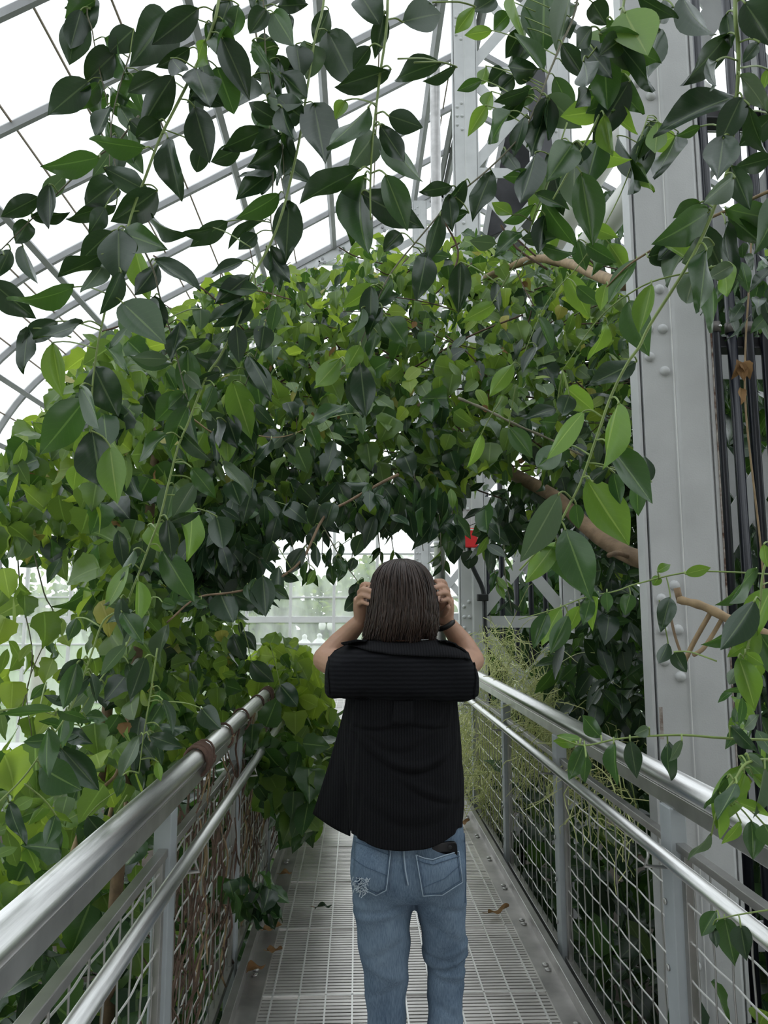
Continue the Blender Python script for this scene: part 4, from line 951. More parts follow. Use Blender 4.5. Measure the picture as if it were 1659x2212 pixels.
addl(0, 0, .5, [
 (345, 45, 295, 255, 112, 'd'), (330, -80, 335, 70, 105, 'd'), (385, 350, 205, 500, 118, 'd'), (470, 415, 376, 455, 78, 'g'), (458, 165, 592, 345, 72, 'g'), (500, 230, 362, 350, 125, 'd'), (578, 125, 478, 215, 95, 'd'),
 (725, 60, 575, 282, 145, 'd'), (860, 35, 655, 195, 120, 'd'), (1000, -20, 940, 150, 85, 'd'), (752, 322, 592, 555, 125, 'd'), (690, 330, 553, 400, 85, 'd'), (822, 208, 678, 302, 72, 'd'), (845, 290, 905, 485, 112, 'd'),
 (838, 458, 915, 712, 140, 'd'), (958, 160, 1078, 412, 125, 'd'), (935, 288, 1015, 480, 145, 'g'), (1278, 290, 1092, 348, 125, 'd'), (1152, 556, 955, 645, 95, 'd'), (1212, 628, 1062, 724, 90, 'd'), (1168, 748, 1018, 868, 85, 'd'),
 (722, 588, 776, 868, 110, 'd'), (432, 680, 178, 732, 108, 'g'), (625, 640, 380, 608, 82, 'g'), (490, 636, 415, 764, 62, 'p'), (500, 788, 368, 885, 112, 'd'), (680, 822, 488, 972, 135, 'd'), (502, 885, 284, 932, 62, 'd'), (455, 895, 390, 1008, 75, 'd'),
 (282, 756, 168, 872, 78, 'p'), (168, 850, 2, 938, 92, 'd'), (122, 958, 62, 1052, 82, 'd'), (98, 1060, 128, 1252, 58, 'd'), (-40, 1215, 152, 1378, 135, 'd'), (322, 1240, 36, 1364, 88, 'g'), (442, 1098, 256, 1218, 82, 'd'), (485, 998, 340, 1122, 112, 'd'),
 (512, 985, 515, 1224, 142, 'd'), (578, 1056, 642, 1305, 105, 'y'), (628, 934, 782, 1046, 46, 'd'), (668, 1124, 872, 1242, 62, 'd'), (528, 1306, 718, 1490, 135, 'g'), (250, 1388, 106, 1485, 95, 'd'), (362, 1394, 156, 1482, 60, 'd'), (462, 1118, 358, 1284, 62, 'p'),
 (985, 956, 822, 1054, 84, 'd'), (922, 984, 778, 1032, 52, 'd'), (1142, 954, 958, 1044, 42, 'd'), (1250, 876, 1235, 1114, 112, 'd'), (1358, 452, 1405, 722, 125, 'd'), (1312, 512, 1182, 418, 112, 'd'), (1350, 192, 1328, 336, 115, 'p'), (1418, 138, 1545, 392, 132, 'd'),
 (1206, 208, 1078, 232, 78, 'g'), (1595, 458, 1418, 668, 84, 'g'), (1492, 434, 1448, 514, 55, 'y'), (1622, 575, 1502, 735, 105, 'p'), (1562, 782, 1520, 1156, 142, 'g'), (1645, 1226, 1492, 1345, 92, 'g'), (1052, 1126, 916, 1186, 52, 'd'), (1082, 1186, 926, 1315, 95, 'd'),
 (1094, 1298, 912, 1405, 74, 'd'), (1062, 1296, 1000, 1405, 95, 'p'), (1250, 60, 1255, 155, 50, 'd'), (1120, -30, 1090, 60, 90, 'd'), (1190, -40, 1335, 25, 80, 'd'), (1030, 20, 1010, 150, 80, 'g'), (1150, 40, 1080, 150, 95, 'd'), (1280, 190, 1300, 340, 100, 'd'),
 (1560, -20, 1640, 110, 110, 'd'), (1420, 40, 1360, 190, 90, 'd'), (1330, 260, 1240, 300, 60, 'd'), (1090, 330, 1020, 480, 110, 'd'), (870, 640, 850, 740, 90, 'd'), (1040, 640, 910, 700, 80, 'd'), (560, 520, 640, 600, 80, 'd'), (690, 520, 590, 590, 90, 'd'),
 (630, 1310, 700, 1420, 90, 'd'), (1110, 1010, 1030, 1080, 70, 'd'), (1180, 170, 1110, 240, 70, 'd'), (940, 100, 900, 200, 60, 'g'), (1600, 200, 1530, 300, 80, 'd'), (1659, 60, 1620, 250, 90, 'd'), (1560, 320, 1510, 400, 60, 'd'), (880, 180, 830, 300, 50, 'y'),
 (1245, 560, 1180, 790, 60, 'd'), (1130, 440, 1110, 560, 70, 'g'), (740, 250, 800, 340, 60, 'd')])
addl(360, 480, .3014, [
 (60, 890, 300, 860, 85, 'd'), (430, 900, 290, 1140, 130, 'd'), (500, 740, 520, 1010, 130, 'd'), (700, 740, 670, 930, 150, 'd'), (580, 950, 775, 1230, 120, 'd'), (490, 1150, 585, 1525, 190, 'y'), (430, 1380, 520, 1630, 160, 'd'), (640, 1310, 770, 1480, 60, 'd'),
 (1500, 450, 1280, 620, 110, 'y'), (1620, 400, 1500, 560, 70, 'g'), (1500, 690, 1380, 940, 170, 'p'), (1570, 670, 1720, 870, 150, 'g'), (1380, 1010, 1420, 1385, 205, 'd'), (1240, 980, 1055, 1190, 100, 'y'), (1390, 880, 1290, 1050, 130, 'y'), (1280, 1310, 1020, 1460, 100, 'g'),
 (860, 1500, 720, 1640, 90, 'p'), (990, 1530, 850, 1610, 95, 'p'), (1200, 1560, 1150, 1725, 90, 'd'), (1080, 1580, 1060, 1700, 80, 'd'), (1400, 1370, 1420, 1520, 60, 'p'), (600, 1520, 490, 1720, 100, 'd'), (260, 1360, 320, 1430, 60, 'p'), (120, 1230, 0, 1340, 130, 'g'),
 (270, 1500, 160, 1720, 170, 'y'), (430, 1480, 440, 1720, 150, 'y'), (120, 1580, 60, 1725, 100, 'y'), (140, 1080, 260, 1200, 90, 'p'), (440, 790, 330, 880, 60, 'p'), (240, 620, 250, 760, 110, 'p'), (600, 600, 480, 710, 130, 'p'), (560, 560, 310, 740, 110, 'd'), (560, 430, 350, 600, 110, 'd')])
addl(830, 0, .5, [
 (78, 95, 268, 42, 108, 'd'), (242, 272, 25, 332, 95, 'd'), (312, 288, 165, 352, 44, 'd'), (392, 28, 298, 155, 74, 'y'), (468, 132, 346, 152, 58, 'y'), (690, -60, 690, 220, 150, 'g'), (810, -60, 745, 245, 84, 'p'), (555, -20, 585, 195, 54, 'y'), (965, 105, 876, 285, 74, 'y'),
 (1038, 48, 1140, 268, 130, 'y'), (898, 115, 826, 215, 80, 'd'), (662, 300, 512, 300, 95, 'd'), (700, 415, 845, 556, 120, 'p'), (552, 478, 416, 625, 74, 'g'), (442, 455, 366, 575, 65, 'y'), (465, 395, 428, 486, 52, 'y'), (442, 285, 412, 385, 50, 'y'), (422, 346, 315, 392, 54, 'g'),
 (768, 185, 872, 346, 95, 'd'), (1062, 346, 918, 590, 138, 'd'), (1014, 286, 876, 486, 95, 'g'), (932, 586, 866, 788, 92, 'g'), (795, 642, 606, 936, 92, 'y'), (655, 655, 600, 905, 102, 'd'), (822, 706, 820, 905, 112, 'p'), (850, 745, 906, 1064, 140, 'g'), (692, 496, 626, 686, 85, 'd'),
 (465, 746, 376, 936, 90, 'd'), (354, 776, 216, 966, 76, 'd'), (242, 926, 178, 1136, 80, 'd'), (184, 1086, 148, 1290, 90, 'd'), (5, 752, 104, 996, 115, 'g'), (10, 552, 128, 850, 95, 'g'), (332, 1132, 320, 1350, 105, 'd'), (555, 928, 470, 886, 55, 'y'), (365, 918, 246, 965, 48, 'g'),
 (694, 926, 668, 1096, 68, 'd'), (595, 998, 476, 1086, 54, 'g'), (74, 1006, -4, 1084, 75, 'd'), (484, 1052, 368, 1038, 64, 'p'), (838, 1036, 872, 1170, 74, 'g'), (788, 1180, 885, 1370, 100, 'y'), (1285, -20, 1395, 226, 86, 'd'), (1525, 415, 1172, 528, 115, 'd'),
 (1134, 596, 1006, 846, 86, 'd'), (1268, 566, 1192, 816, 90, 'd'), (1006, 586, 1134, 796, 54, 'd'), (1258, 586, 1150, 640, 70, 'y'), (1368, 546, 1266, 594, 48, 'g'), (1545, 416, 1446, 626, 115, 'd'), (1680, 500, 1536, 636, 125, 'd'), (1536, 326, 1680, 470, 75, 'p'),
 (1680, 680, 1516, 726, 95, 'd'), (1514, 766, 1356, 876, 76, 'p'), (1556, 10, 1680, 180, 130, 'd'), (1476, 926, 1680, 1086, 96, 'd'), (1364, 876, 1246, 944, 76, 'g'), (1290, 970, 1336, 904, 62, 'd'), (1334, 1006, 1216, 1236, 75, 'p'), (1425, 1056, 1276, 1136, 115, 'p'),
 (1344, 1176, 1300, 1316, 105, 'p'), (1156, 1096, 1206, 1146, 74, 'd'), (1505, 1146, 1396, 1206, 64, 'p'), (960, 1225, 930, 1330, 60, 'y'), (600, 120, 520, 260, 80, 'd'), (640, 380, 560, 460, 70, 'g'), (540, 60, 470, 130, 70, 'g'), (880, 390, 820, 470, 60, 'd'),
 (1190, 130, 1100, 330, 60, 'd'), (1480, 60, 1500, 210, 70, 'd'), (1620, 180, 1540, 280, 60, 'd'), (1440, 260, 1370, 400, 50, 'd'), (1659, 300, 1640, 380, 40, 'y'), (520, 300, 450, 370, 90, 'd'), (760, 60, 800, 190, 80, 'd'), (1010, 180, 930, 240, 90, 'd'),
 (560, 330, 500, 390, 90, 'd'), (620, 190, 560, 290, 70, 'd'), (480, -10, 380, 60, 90, 'd'), (900, 10, 960, 110, 120, 'd'), (860, 260, 900, 390, 80, 'd'), (1250, 30, 1180, 80, 60, 'd')])
addl(0, 740, .5, [
 (125, -60, 82, 125, 62, 'd'), (228, 0, 262, 238, 95, 'y'), (404, 98, 502, 315, 155, 'd'), (372, 238, 182, 490, 165, 'g'), (398, 378, 442, 640, 152, 'd'), (476, 448, 504, 695, 105, 'y'), (335, 526, 308, 644, 72, 'y'), (795, 212, 676, 345, 115, 'g'), (724, 392, 576, 505, 64, 'g'),
 (752, 620, 715, 765, 108, 'p'), (842, 602, 742, 765, 88, 'p'), (828, 686, 838, 935, 90, 'y'), (640, 790, 745, 890, 105, 'y'), (696, 892, 838, 1120, 125, 'g'), (596, 1026, 614, 1220, 60, 'y'), (558, 962, 456, 1155, 64, 'y'), (898, 298, 1034, 455, 105, 'd'),
 (938, 398, 975, 535, 95, 'y'), (1006, 166, 1080, 405, 115, 'y'), (1094, 396, 1006, 565, 64, 'g'), (1066, 56, 1185, 226, 76, 'd'), (1096, 266, 1180, 366, 54, 'd'), (826, 538, 935, 676, 86, 'g'), (728, 72, 572, 66, 74, 'p'), (958, 518, 1094, 656, 54, 'p'),
 (1556, 86, 1582, 326, 120, 'd'), (1474, 66, 1356, 206, 84, 'y'), (935, 750, 975, 895, 112, 'd'), (1305, 696, 1216, 856, 118, 'd'), (1365, 786, 1350, 916, 54, 'd'), (1316, 886, 1236, 1006, 76, 'd'), (1205, 966, 1190, 1126, 66, 'd'), (1216, 1000, 1295, 1026, 44, 'd'),
 (1135, 1006, 1156, 1186, 108, 'd'), (950, 1078, 1006, 1216, 118, 'd'), (1006, 1084, 1126, 1136, 96, 'd'), (1006, 1256, 1056, 1376, 76, 'd'), (1086, 1376, 1180, 1476, 86, 'd'), (1565, 826, 1530, 926, 66, 'g'), (724, 1216, 656, 1406, 64, 'p'), (645, 1176, 546, 1336, 66, 'p'),
 (545, 1306, 426, 1436, 66, 'p'), (330, 1190, 300, 1290, 60, 'g'), (1040, 1250, 1110, 1330, 60, 'd'), (1260, 740, 1190, 830, 90, 'd'), (1160, 680, 1120, 790, 90, 'd'), (1090, 620, 1050, 780, 80, 'd'), (1000, 600, 1040, 700, 90, 'd'), (1180, 860, 1150, 960, 70, 'd'),
 (1440, 690, 1400, 800, 80, 'd'), (1490, 700, 1460, 800, 70, 'd'), (1380, 700, 1350, 800, 90, 'd'), (1530, 930, 1510, 990, 45, 'd'), (1430, 960, 1440, 1050, 50, 'g'), (1360, 980, 1325, 1055, 35, 'y'), (1470, 920, 1450, 980, 50, 'g'), (1545, 1040, 1520, 1120, 55, 'd'), (1560, 1090, 1485, 1155, 75, 'd'), (840, 1120, 900, 1140, 50, 'g'), (560, 1120, 450, 1130, 50, 'p'), (700, 1120, 760, 1140, 60, 'g')])
addl(830, 740, .5, [
 (758, 650, 598, 955, 125, 'p'), (745, 856, 616, 1045, 96, 'y'), (780, 798, 892, 1110, 158, 'g'), (874, 588, 1042, 875, 168, 'y'), (972, 443, 1160, 695, 115, 'g'), (1090, 596, 1096, 750, 70, 'g'), (828, 696, 842, 806, 60, 'g'), (864, 296, 686, 496, 86, 'y'), (774, 446, 632, 560, 86, 'g'),
 (538, 366, 645, 496, 86, 'g'), (1012, 256, 928, 536, 76, 'y'), (788, 196, 905, 295, 105, 'y'), (800, 226, 768, 316, 85, 'd'), (745, 286, 606, 326, 56, 'd'), (420, 396, 384, 546, 44, 'y'), (705, 1166, 638, 1316, 74, 'g'), (764, 1146, 668, 1306, 80, 'y'), (794, 1176, 716, 1336, 80, 'g'),
 (844, 1136, 798, 1256, 66, 'y'), (894, 1096, 858, 1226, 66, 'g'), (924, 1086, 876, 1246, 54, 'y'), (962, 1076, 962, 1166, 54, 'g'), (1064, 1086, 1036, 1176, 66, 'g'), (1608, 976, 1462, 1116, 56, 'g'), (1545, 1246, 1366, 1296, 56, 'g'), (1236, 1096, 1196, 1246, 74, 'd'),
 (1226, 1296, 1186, 1396, 54, 'd'), (1256, 1336, 1296, 1420, 66, 'd'), (1570, 1300, 1480, 1360, 50, 'y'), (1590, 1330, 1520, 1420, 50, 'y'), (1610, 1340, 1600, 1470, 70, 'y'), (1560, 1340, 1640, 1390, 60, 'y'), (1530, 1400, 1490, 1480, 60, 'p'), (1180, 990, 1240, 950, 40, 'y'), (1300, 1000, 1400, 975, 50, 'y'), (1190, 1010, 1160, 1050, 50, 'y'), (900, 600, 960, 540, 60, 'd'), (990, 560, 1020, 700, 70, 'g'), (1150, 600, 1130, 480, 50, 'd'), (1640, 870, 1655, 970, 50, 'y')])
addl(830, 1480, .5, [
 (864, 256, 798, 410, 84, 'g'), (992, 246, 1002, 436, 60, 'g'), (1062, 236, 1092, 406, 84, 'd'), (1224, 246, 1214, 420, 64, 'd'), (936, 226, 846, 126, 76, 'g'), (872, 306, 860, 420, 38, 'g'), (1145, 186, 1080, 214, 44, 'p'), (1286, 236, 1236, 336, 38, 'p'), (850, 240, 745, 205, 34, 'y'), (830, 255, 730, 240, 44, 'y'),
 (1495, 176, 1615, 286, 66, 'd'), (1550, 190, 1626, 126, 40, 'p'), (1555, 376, 1506, 516, 54, 'y'), (1592, 386, 1680, 466, 66, 'y'), (1485, 396, 1372, 516, 40, 'g'), (1645, 356, 1596, 576, 54, 'p'), (1586, 586, 1602, 756, 96, 'g'), (1415, 642, 1306, 756, 34, 'p'), (1526, 506, 1680, 556, 54, 'y'), (1540, 590, 1480, 700, 40, 'y'), (1560, 300, 1640, 360, 60, 'p'), (1640, 600, 1700, 700, 90, 'g'),
 (1470, 1006, 1514, 1206, 95, 'g'), (1435, 976, 1366, 1086, 66, 'g'), (1540, 1040, 1560, 1180, 80, 'd'), (1420, 1040, 1440, 1130, 50, 'd')])
addl(0, 1480, .5, [
 (244, 112, -6, 124, 48, 'g'), (264, 270, 420, 446, 115, 'd'), (172, 350, 335, 455, 128, 'g'), (606, 216, 526, 406, 66, 'p'), (534, 386, 502, 486, 54, 'g'), (448, -6, 356, 166, 54, 'p'), (394, 6, 306, 106, 76, 'p'), (38, 506, 90, 706, 64, 'd'), (378, 566, 460, 676, 90, 'd'),
 (300, 90, 250, 260, 60, 'g'), (680, 330, 690, 420, 40, 'y'), (700, 80, 640, 180, 70, 'g'), (240, 560, 200, 700, 80, 'g'), (460, 640, 540, 610, 50, 'y'), (870, 100, 950, 190, 90, 'd'), (1210, 0, 1290, 90, 90, 'd'), (200, -10, 130, 60, 50, 'g')])

EXTRA = {'s1': 8, 's2': 10, 's3': 6, 's4': 8, 's5': 16, 's6': 20, 's7': 6, 's8': 16, 's9': 6, 's11': 6, 's12': 12, 's13': 20, 's14': 10, 's15': 10, 's15b': 14, 's16': 8, 's17': 6, 's20': 6, 's21': 14, 's22': 5, 's23': 4, 's26': 8, 's27': 6, 's28': 10}
rx = random.Random(21)
for vid, cnt in EXTRA.items():
    pts = VINES[vid][0]; D = VINES[vid][1]
    for q in range(cnt):
        i = rx.randrange(len(pts)-1); u = rx.random(); x = pts[i][0]+(pts[i+1][0]-pts[i][0])*u; y = pts[i][1]+(pts[i+1][1]-pts[i][1])*u
        a = rx.gauss(PI/2, 0.9); L = rx.uniform(0.07, 0.115)*1600/D; sx = rx.choice((-1, 1))*rx.uniform(8, 30)
        x += sx; y += rx.uniform(-12, 12)
        LEAVES.append((x, y, x+math.cos(a)*L*(0.8 if sx > 0 else 1), y+math.sin(a)*L, L*rx.uniform(0.25, 0.5), rx.choice('dddgg' if vid not in ('s17', 's20', 's12', 's15', 's15b', 's23') else 'ggyyd')))
def seg_near(pts, x, y):
    best = (1e9, 0, 0)
    tot = 0; L = [0]
    for a, b in zip(pts, pts[1:]): tot += math.hypot(b[0]-a[0], b[1]-a[1]); L.append(tot)
    for i, (a, b) in enumerate(zip(pts, pts[1:])):
        dx, dy = b[0]-a[0], b[1]-a[1]; t = max(0, min(1, ((x-a[0])*dx+(y-a[1])*dy)/(dx*dx+dy*dy)))
        d = math.hypot(a[0]+t*dx-x, a[1]+t*dy-y)
        if d < best[0]: best = (d, (L[i]+t*math.hypot(dx, dy))/tot, (a[0]+t*dx, a[1]+t*dy))
    return best
VROOT = {}
for vid, (pts, d0, d1, r, sm, lab) in VINES.items():
    tot = 0; L = [0]
    for a, b in zip(pts, pts[1:]): tot += math.hypot(b[0]-a[0], b[1]-a[1]); L.append(tot)
    P = [atY(x, y, d0+(d1-d0)*l/tot) for (x, y), l in zip(pts, L)]
    if pts[0][1] <= 0: P = [P[0]+Vector((random.uniform(-.1, .1), random.uniform(-.05, .15), 0.5))] + P   # runs on upward, out of the picture
    S = smooth_pts(P, 5); n = len(S)
    rad = [r*(1.0-0.55*i/(n-1)) for i in range(n)]
    t = thing('hanging_vine', P[0], lab, 'vine', 'leafy vines hanging in front of the roof and hedge')
    MB().tube(S, rad, 7).build('stem', sm, t, True)
    VROOT[vid] = t
nleaf = {}
for (bx, by, tx, ty, w, c) in LEAVES:
    best = None
    for vid, (pts, d0, d1, r, sm, lab) in VINES.items():
        q = seg_near(pts, bx, by)
        pen = q[0] * (1.0 + 0.12*nleaf.get(vid, 0)/30)
        if best is None or pen < best[0]: best = (pen, vid, q)
    _, vid, q = best
    pts, d0, d1, r, sm, lab = VINES[vid]; nleaf[vid] = nleaf.get(vid, 0)+1
    D = d0+(d1-d0)*q[1]
    Lpx = math.hypot(tx-bx, ty-by); ratio = w/Lpx
    D2 = D + random.uniform(-0.04, 0.05) + (0.10 if q[0] > 60 else 0)
    B = atY(bx, by, D2); T = atY(tx, ty, D2+random.uniform(-0.035, 0.035)*Lpx/100)
    ax = T-B; ln = ax.length; view = (B-CAM).normalized(); a = ax.normalized()
    n0 = (-view - a*(-view).dot(a)).normalized()
    W0 = 0.46 if ratio < 0.5 else min(0.85, ratio*1.04)
    ph = math.acos(min(1, ratio/W0))*random.choice((-1, 1))
    if random.random() < 0.35: n0 = -n0
    nn = Matrix.Rotation(ph, 3, a) @ n0
    V, Fc, U = leaf_geo(prof_ficus if W0 < 0.7 else prof_round, W0, 10, 2, random.uniform(0.15, 0.6), random.uniform(-0.2, 0.25), random.uniform(0, 1.4), random.random())
    X = np.array(leaf_matrix(Vector((0, 0, 0)), ax, nn, ln/(1.0)))
    V = V @ X[:3, :3].T
    me = geo_mesh('leaf', V, Fc, U); me.materials.append(M[VCLR[c]])
    lf = obj('leaf', me, None, VROOT[vid], Matrix.Translation(B))
    S0 = atY(q[2][0], q[2][1], D)
    if q[0] > 95: S0 = S0.lerp(B, 1-95/q[0])
    mid = S0.lerp(B, 0.6)+Vector((0, 0, 0.006))
    MB().tube(smooth_pts([S0, mid, B, B+ax*0.04], 3), [0.0016]*10, 5).build('petiole', 'greenstem', lf, True)

# ================================================================== IVY HEDGE AND ARCH
def mass(name, label, cat, poly, n, place, size, kinds, mats, group=None, up=0.5, out=None, droop=0.75, limit=300, thing_loc=None, face=0.55):
    """leaves through a real volume; place(x, y) gives the point, leaves hang tip down and turn to the light"""
    items = []; c = Vector((0, 0, 0))
    for _ in range(n):
        x, y = rand_in(poly); p = place(x, y)
        while clear_of_steel(p) or (990 < x < 1040 and 1060 < y < 1185): x, y = rand_in(poly); p = place(x, y)
        c += p
        L = random.uniform(*size)
        axis = Vector((0, 0, -droop)) + rvec(0.55)
        if out is not None: axis += out*0.35
        nor = Vector((0, 0, up)) + (CAM-p).normalized()*face + rvec(0.45)
        if out is not None: nor += out*0.4
        k = pick(kinds); m = pick(mats(p, x, y)) if callable(mats) else pick(mats)
        if m == 'dead': L *= 0.5
        items.append((k, random.randrange(len(TEMPL[k])), m, leaf_matrix(p, axis, nor, L, random.uniform(0.85, 1.15))))
    c /= n
    t = thing(name, thing_loc or c, label, cat, group)
    plant_leaves(t, items, limit); return t, items
def clear_of_steel(p):
    """True where a leaf would sit inside a column or the pipe bank"""
    return (0.98 < p.x < 2.5 and (2.5 < p.y < 3.38 or 7.55 < p.y < 8.2)) or (-0.62 < p.x < 1.0 and p.z < 0.05) or (0.86 < p.x < 0.99 and p.z < 1.08)
def stems(root, name, paths, r, m, n=6):
    for i, p in enumerate(paths): MB().tube(smooth_pts(p, 5), [r*(1-0.4*k/(5*(len(p)-1))) for k in range(5*(len(p)-1)+1)], n).build(name, m, root, True)
def ydepth(a, b, bias=1.3): return lambda x, y: atY(x, y, a+(b-a)*random.random()**bias)
def xdepth(a, b, ymax=9.0, bias=1.3):
    def f(x, y):
        p = atX(x, y, a+(b-a)*random.random()**bias)
        return p if p.y < ymax else atY(x, y, ymax-random.random()*0.5)
    return f
IVYMIX = lambda p, x, y: [('ivy', 5), ('ivybright', 3 if y < 800 else 1.6), ('leaf', 1.5), ('ivyyellow', 0.22), ('dead', 0.10)]
LEFTMIX = lambda p, x, y: [('ivy', 5), ('ivybright', 0.8+2.2*max(0, 1-x/260)), ('leaf', 2.0), ('leafdark', 1.2 if x > 150 else 0.4), ('ivyyellow', 0.2), ('dead', 0.14)]  # leaves near the left margin coloured brighter as if backlit
left_poly = [(-40, 1060), (40, 950), (150, 800), (230, 720), (330, 745), (420, 760), (450, 900), (470, 1100), (500, 1250), (530, 1380), (545, 1480), (500, 1560), (430, 1620), (330, 1700), (270, 1640), (235, 1480), (215, 1330), (150, 1210), (60, 1150), (-40, 1140)]
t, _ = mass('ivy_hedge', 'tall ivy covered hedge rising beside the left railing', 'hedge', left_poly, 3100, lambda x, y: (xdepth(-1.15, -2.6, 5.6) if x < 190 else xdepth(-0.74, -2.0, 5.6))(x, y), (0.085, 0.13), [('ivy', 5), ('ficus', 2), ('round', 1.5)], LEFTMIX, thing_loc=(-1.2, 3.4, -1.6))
stems(t, 'trunk', [[(-1.15, 3.2, -1.6), (-1.1, 3.15, 0), (-1.0, 3.1, 1.2), (-1.05, 3.2, 2.2)], [(-0.95, 3.0, -1.6), (-0.9, 2.95, 0.2), (-0.86, 3.0, 1.5), (-0.9, 3.3, 2.4)]], 0.03, 'bark', 8)
low_poly = [(-40, 1640), (60, 1600), (190, 1560), (330, 1560), (420, 1630), (330, 1720), (180, 1870), (60, 2000), (-40, 2080), (-40, 1800), (50, 1790)]
t, _ = mass('ivy_hedge', 'bright sparse ivy growing low behind the left railing at the edge', 'hedge', low_poly, 300, xdepth(-0.66, -1.35, 3.4), (0.06, 0.11), [('ivy', 4), ('ficus', 3), ('round', 1)], [('ivy', 4), ('ivybright', 3.2), ('leaf', 2.0), ('leaf_young_backlit', 1)], thing_loc=(-0.9, 1.9, -1.6))
sp_items = []
stems(t, 'trunk', [[atX(120, 1745, -0.9), atX(160, 1727, -0.88), atX(200, 1715, -0.86), atX(245, 1680, -0.85), atX(258, 1650, -0.85)], [atX(120, 1960, -.72), atX(150, 1860, -0.74), atX(190, 1760, -0.78), atX(235, 1735, -0.8)], [atX(230, 1790, -0.9), atX(262, 1660, -0.95), atX(290, 1560, -1.0), atX(300, 1430, -1.05)], [atX(262, 1830, -0.75), atX(272, 1720, -0.85), atX(268, 1600, -0.95)]], 0.008, 'twig', 7)
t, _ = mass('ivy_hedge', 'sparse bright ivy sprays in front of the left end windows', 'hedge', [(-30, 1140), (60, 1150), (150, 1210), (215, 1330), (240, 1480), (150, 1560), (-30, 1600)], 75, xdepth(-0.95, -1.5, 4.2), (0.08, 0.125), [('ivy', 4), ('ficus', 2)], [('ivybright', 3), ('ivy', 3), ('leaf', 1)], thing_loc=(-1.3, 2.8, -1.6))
stems(t, 'stem', [[atY(60, 1140, 2.7), atY(95, 1280, 2.7), atY(115, 1340, 2.7), atY(60, 1480, 2.7), atY(70, 1600, 2.7)], [atY(35, 1150, 2.8), atY(45, 1280, 2.8), atY(70, 1420, 2.8), atY(40, 1560, 2.8)]], 0.003, 'darkstem', 5)
arch_poly = [(225, 725), (330, 690), (440, 620), (540, 590), (700, 575), (800, 515), (900, 545), (1000, 500), (1100, 520), (1250, 560), (1345, 620), (1365, 760), (1360, 1000), (1280, 1060), (1150, 1010), (1020, 1050), (900, 1060), (760, 1060), (620, 1085), (540, 1120), (450, 1100), (380, 950), (300, 850)]
def archplace(x, y):
    # the arch leans back towards its crown
    base = 3.1+0.9*max(0, min(1, (900-y)/350))
    if random.random() < 0.22: return atY(x, y, base+1.6+0.9*random.random())
    return atY(x, y, base+1.5*random.random()**1.4)
t, _ = mass('ivy_arch', 'thick ivy arch of mixed green leaves over the walkway', 'arch', arch_poly, 4600, archplace, (0.075, 0.13), [('ivy', 4), ('ficus', 4), ('round', 1.5)], lambda p, x, y: [('ivy', 4.5), ('ivybright', 0.7+2.2*max(0, min(1, (760-y)/150))), ('leaf', 2.2), ('leafdark', 0.6+2.4*max(0, min(1, (y-830)/200))), ('leafpale', 0.4), ('ivyyellow', 0.25 if y < 700 else 0.08), ('dead', 0.1)], thing_loc=(0.3, 4, 2.6), limit=300)  # lit crown and shaded underside put into the leaf colour mix
# dry inner tangle of the arch
paths = []
for _ in range(150):
    x, y = rand_in(arch_poly); p = atY(x, y, 3.7+random.random()*1.0); d = Vector((random.uniform(-1, 1), random.uniform(-.3, .3), random.uniform(-.5, .6)))*0.35
    paths.append([p-d, p+rvec(0.03), p+d+rvec(0.05)])
mt = MB()
for p in paths: mt.tube(smooth_pts(p, 4), random.uniform(0.0025, 0.006), 5)
mt.build('tangled_stems', 'deadvine', t, True)['kind'] = 'stuff'
under_poly = [(430, 1090), (560, 1060), (700, 1040), (860, 1030), (1000, 1040), (1060, 1100), (1075, 1180), (1030, 1215), (1000, 1180), (960, 1150), (900, 1110), (850, 1120), (780, 1130), (700, 1120), (650, 1130), (590, 1150), (560, 1220), (560, 1290), (480, 1300), (400, 1280)]
t, _ = mass('drooping_creeper', 'dark leaves drooping under the ivy arch above the person', 'creeper', under_poly, 620, ydepth(2.75, 3.7), (0.09, 0.14), [('ficus', 5), ('round', 1)], [('leafdark', 6), ('leaf', 1.6), ('leaf_young_backlit', 0.25)], droop=1.1, up=0.2, thing_loc=(0, 3.2, 2.0))
tips = [(1 if 0 else x, y) for x, y in ((620, 1150), (700, 1150), (770, 1160), (840, 1150), (905, 1140), (975, 1180), (1060, 1230), (950, 1170), (660, 1190), (815, 1170), (1090, 1270))]
pp = []
for x, y in tips:
    a = atY(x+random.uniform(-15, 15), y-120, 3.2); b = atY(x, y-40, 3.15); c = atY(x+random.uniform(-20, 20), y+50, 3.1); pp.append([a, b, c])
    for q in range(6):
        u = random.random(); base = a.lerp(b, u*2) if u < .5 else b.lerp(c, u*2-1)
        obj('leaf', leaf_mesh('ficus', random.randrange(5), pick([('leaf', 3), ('leaf_young_backlit', 1.5), ('leafdark', 2)])), None, t, leaf_matrix(base, Vector((random.uniform(-.8, .8), random.uniform(-.3, .3), -0.8)), rvec()+Vector((0, -0.6, 0)), random.uniform(0.06, 0.095)))
stems(t, 'stem', pp, 0.003, 'darkstem', 5)
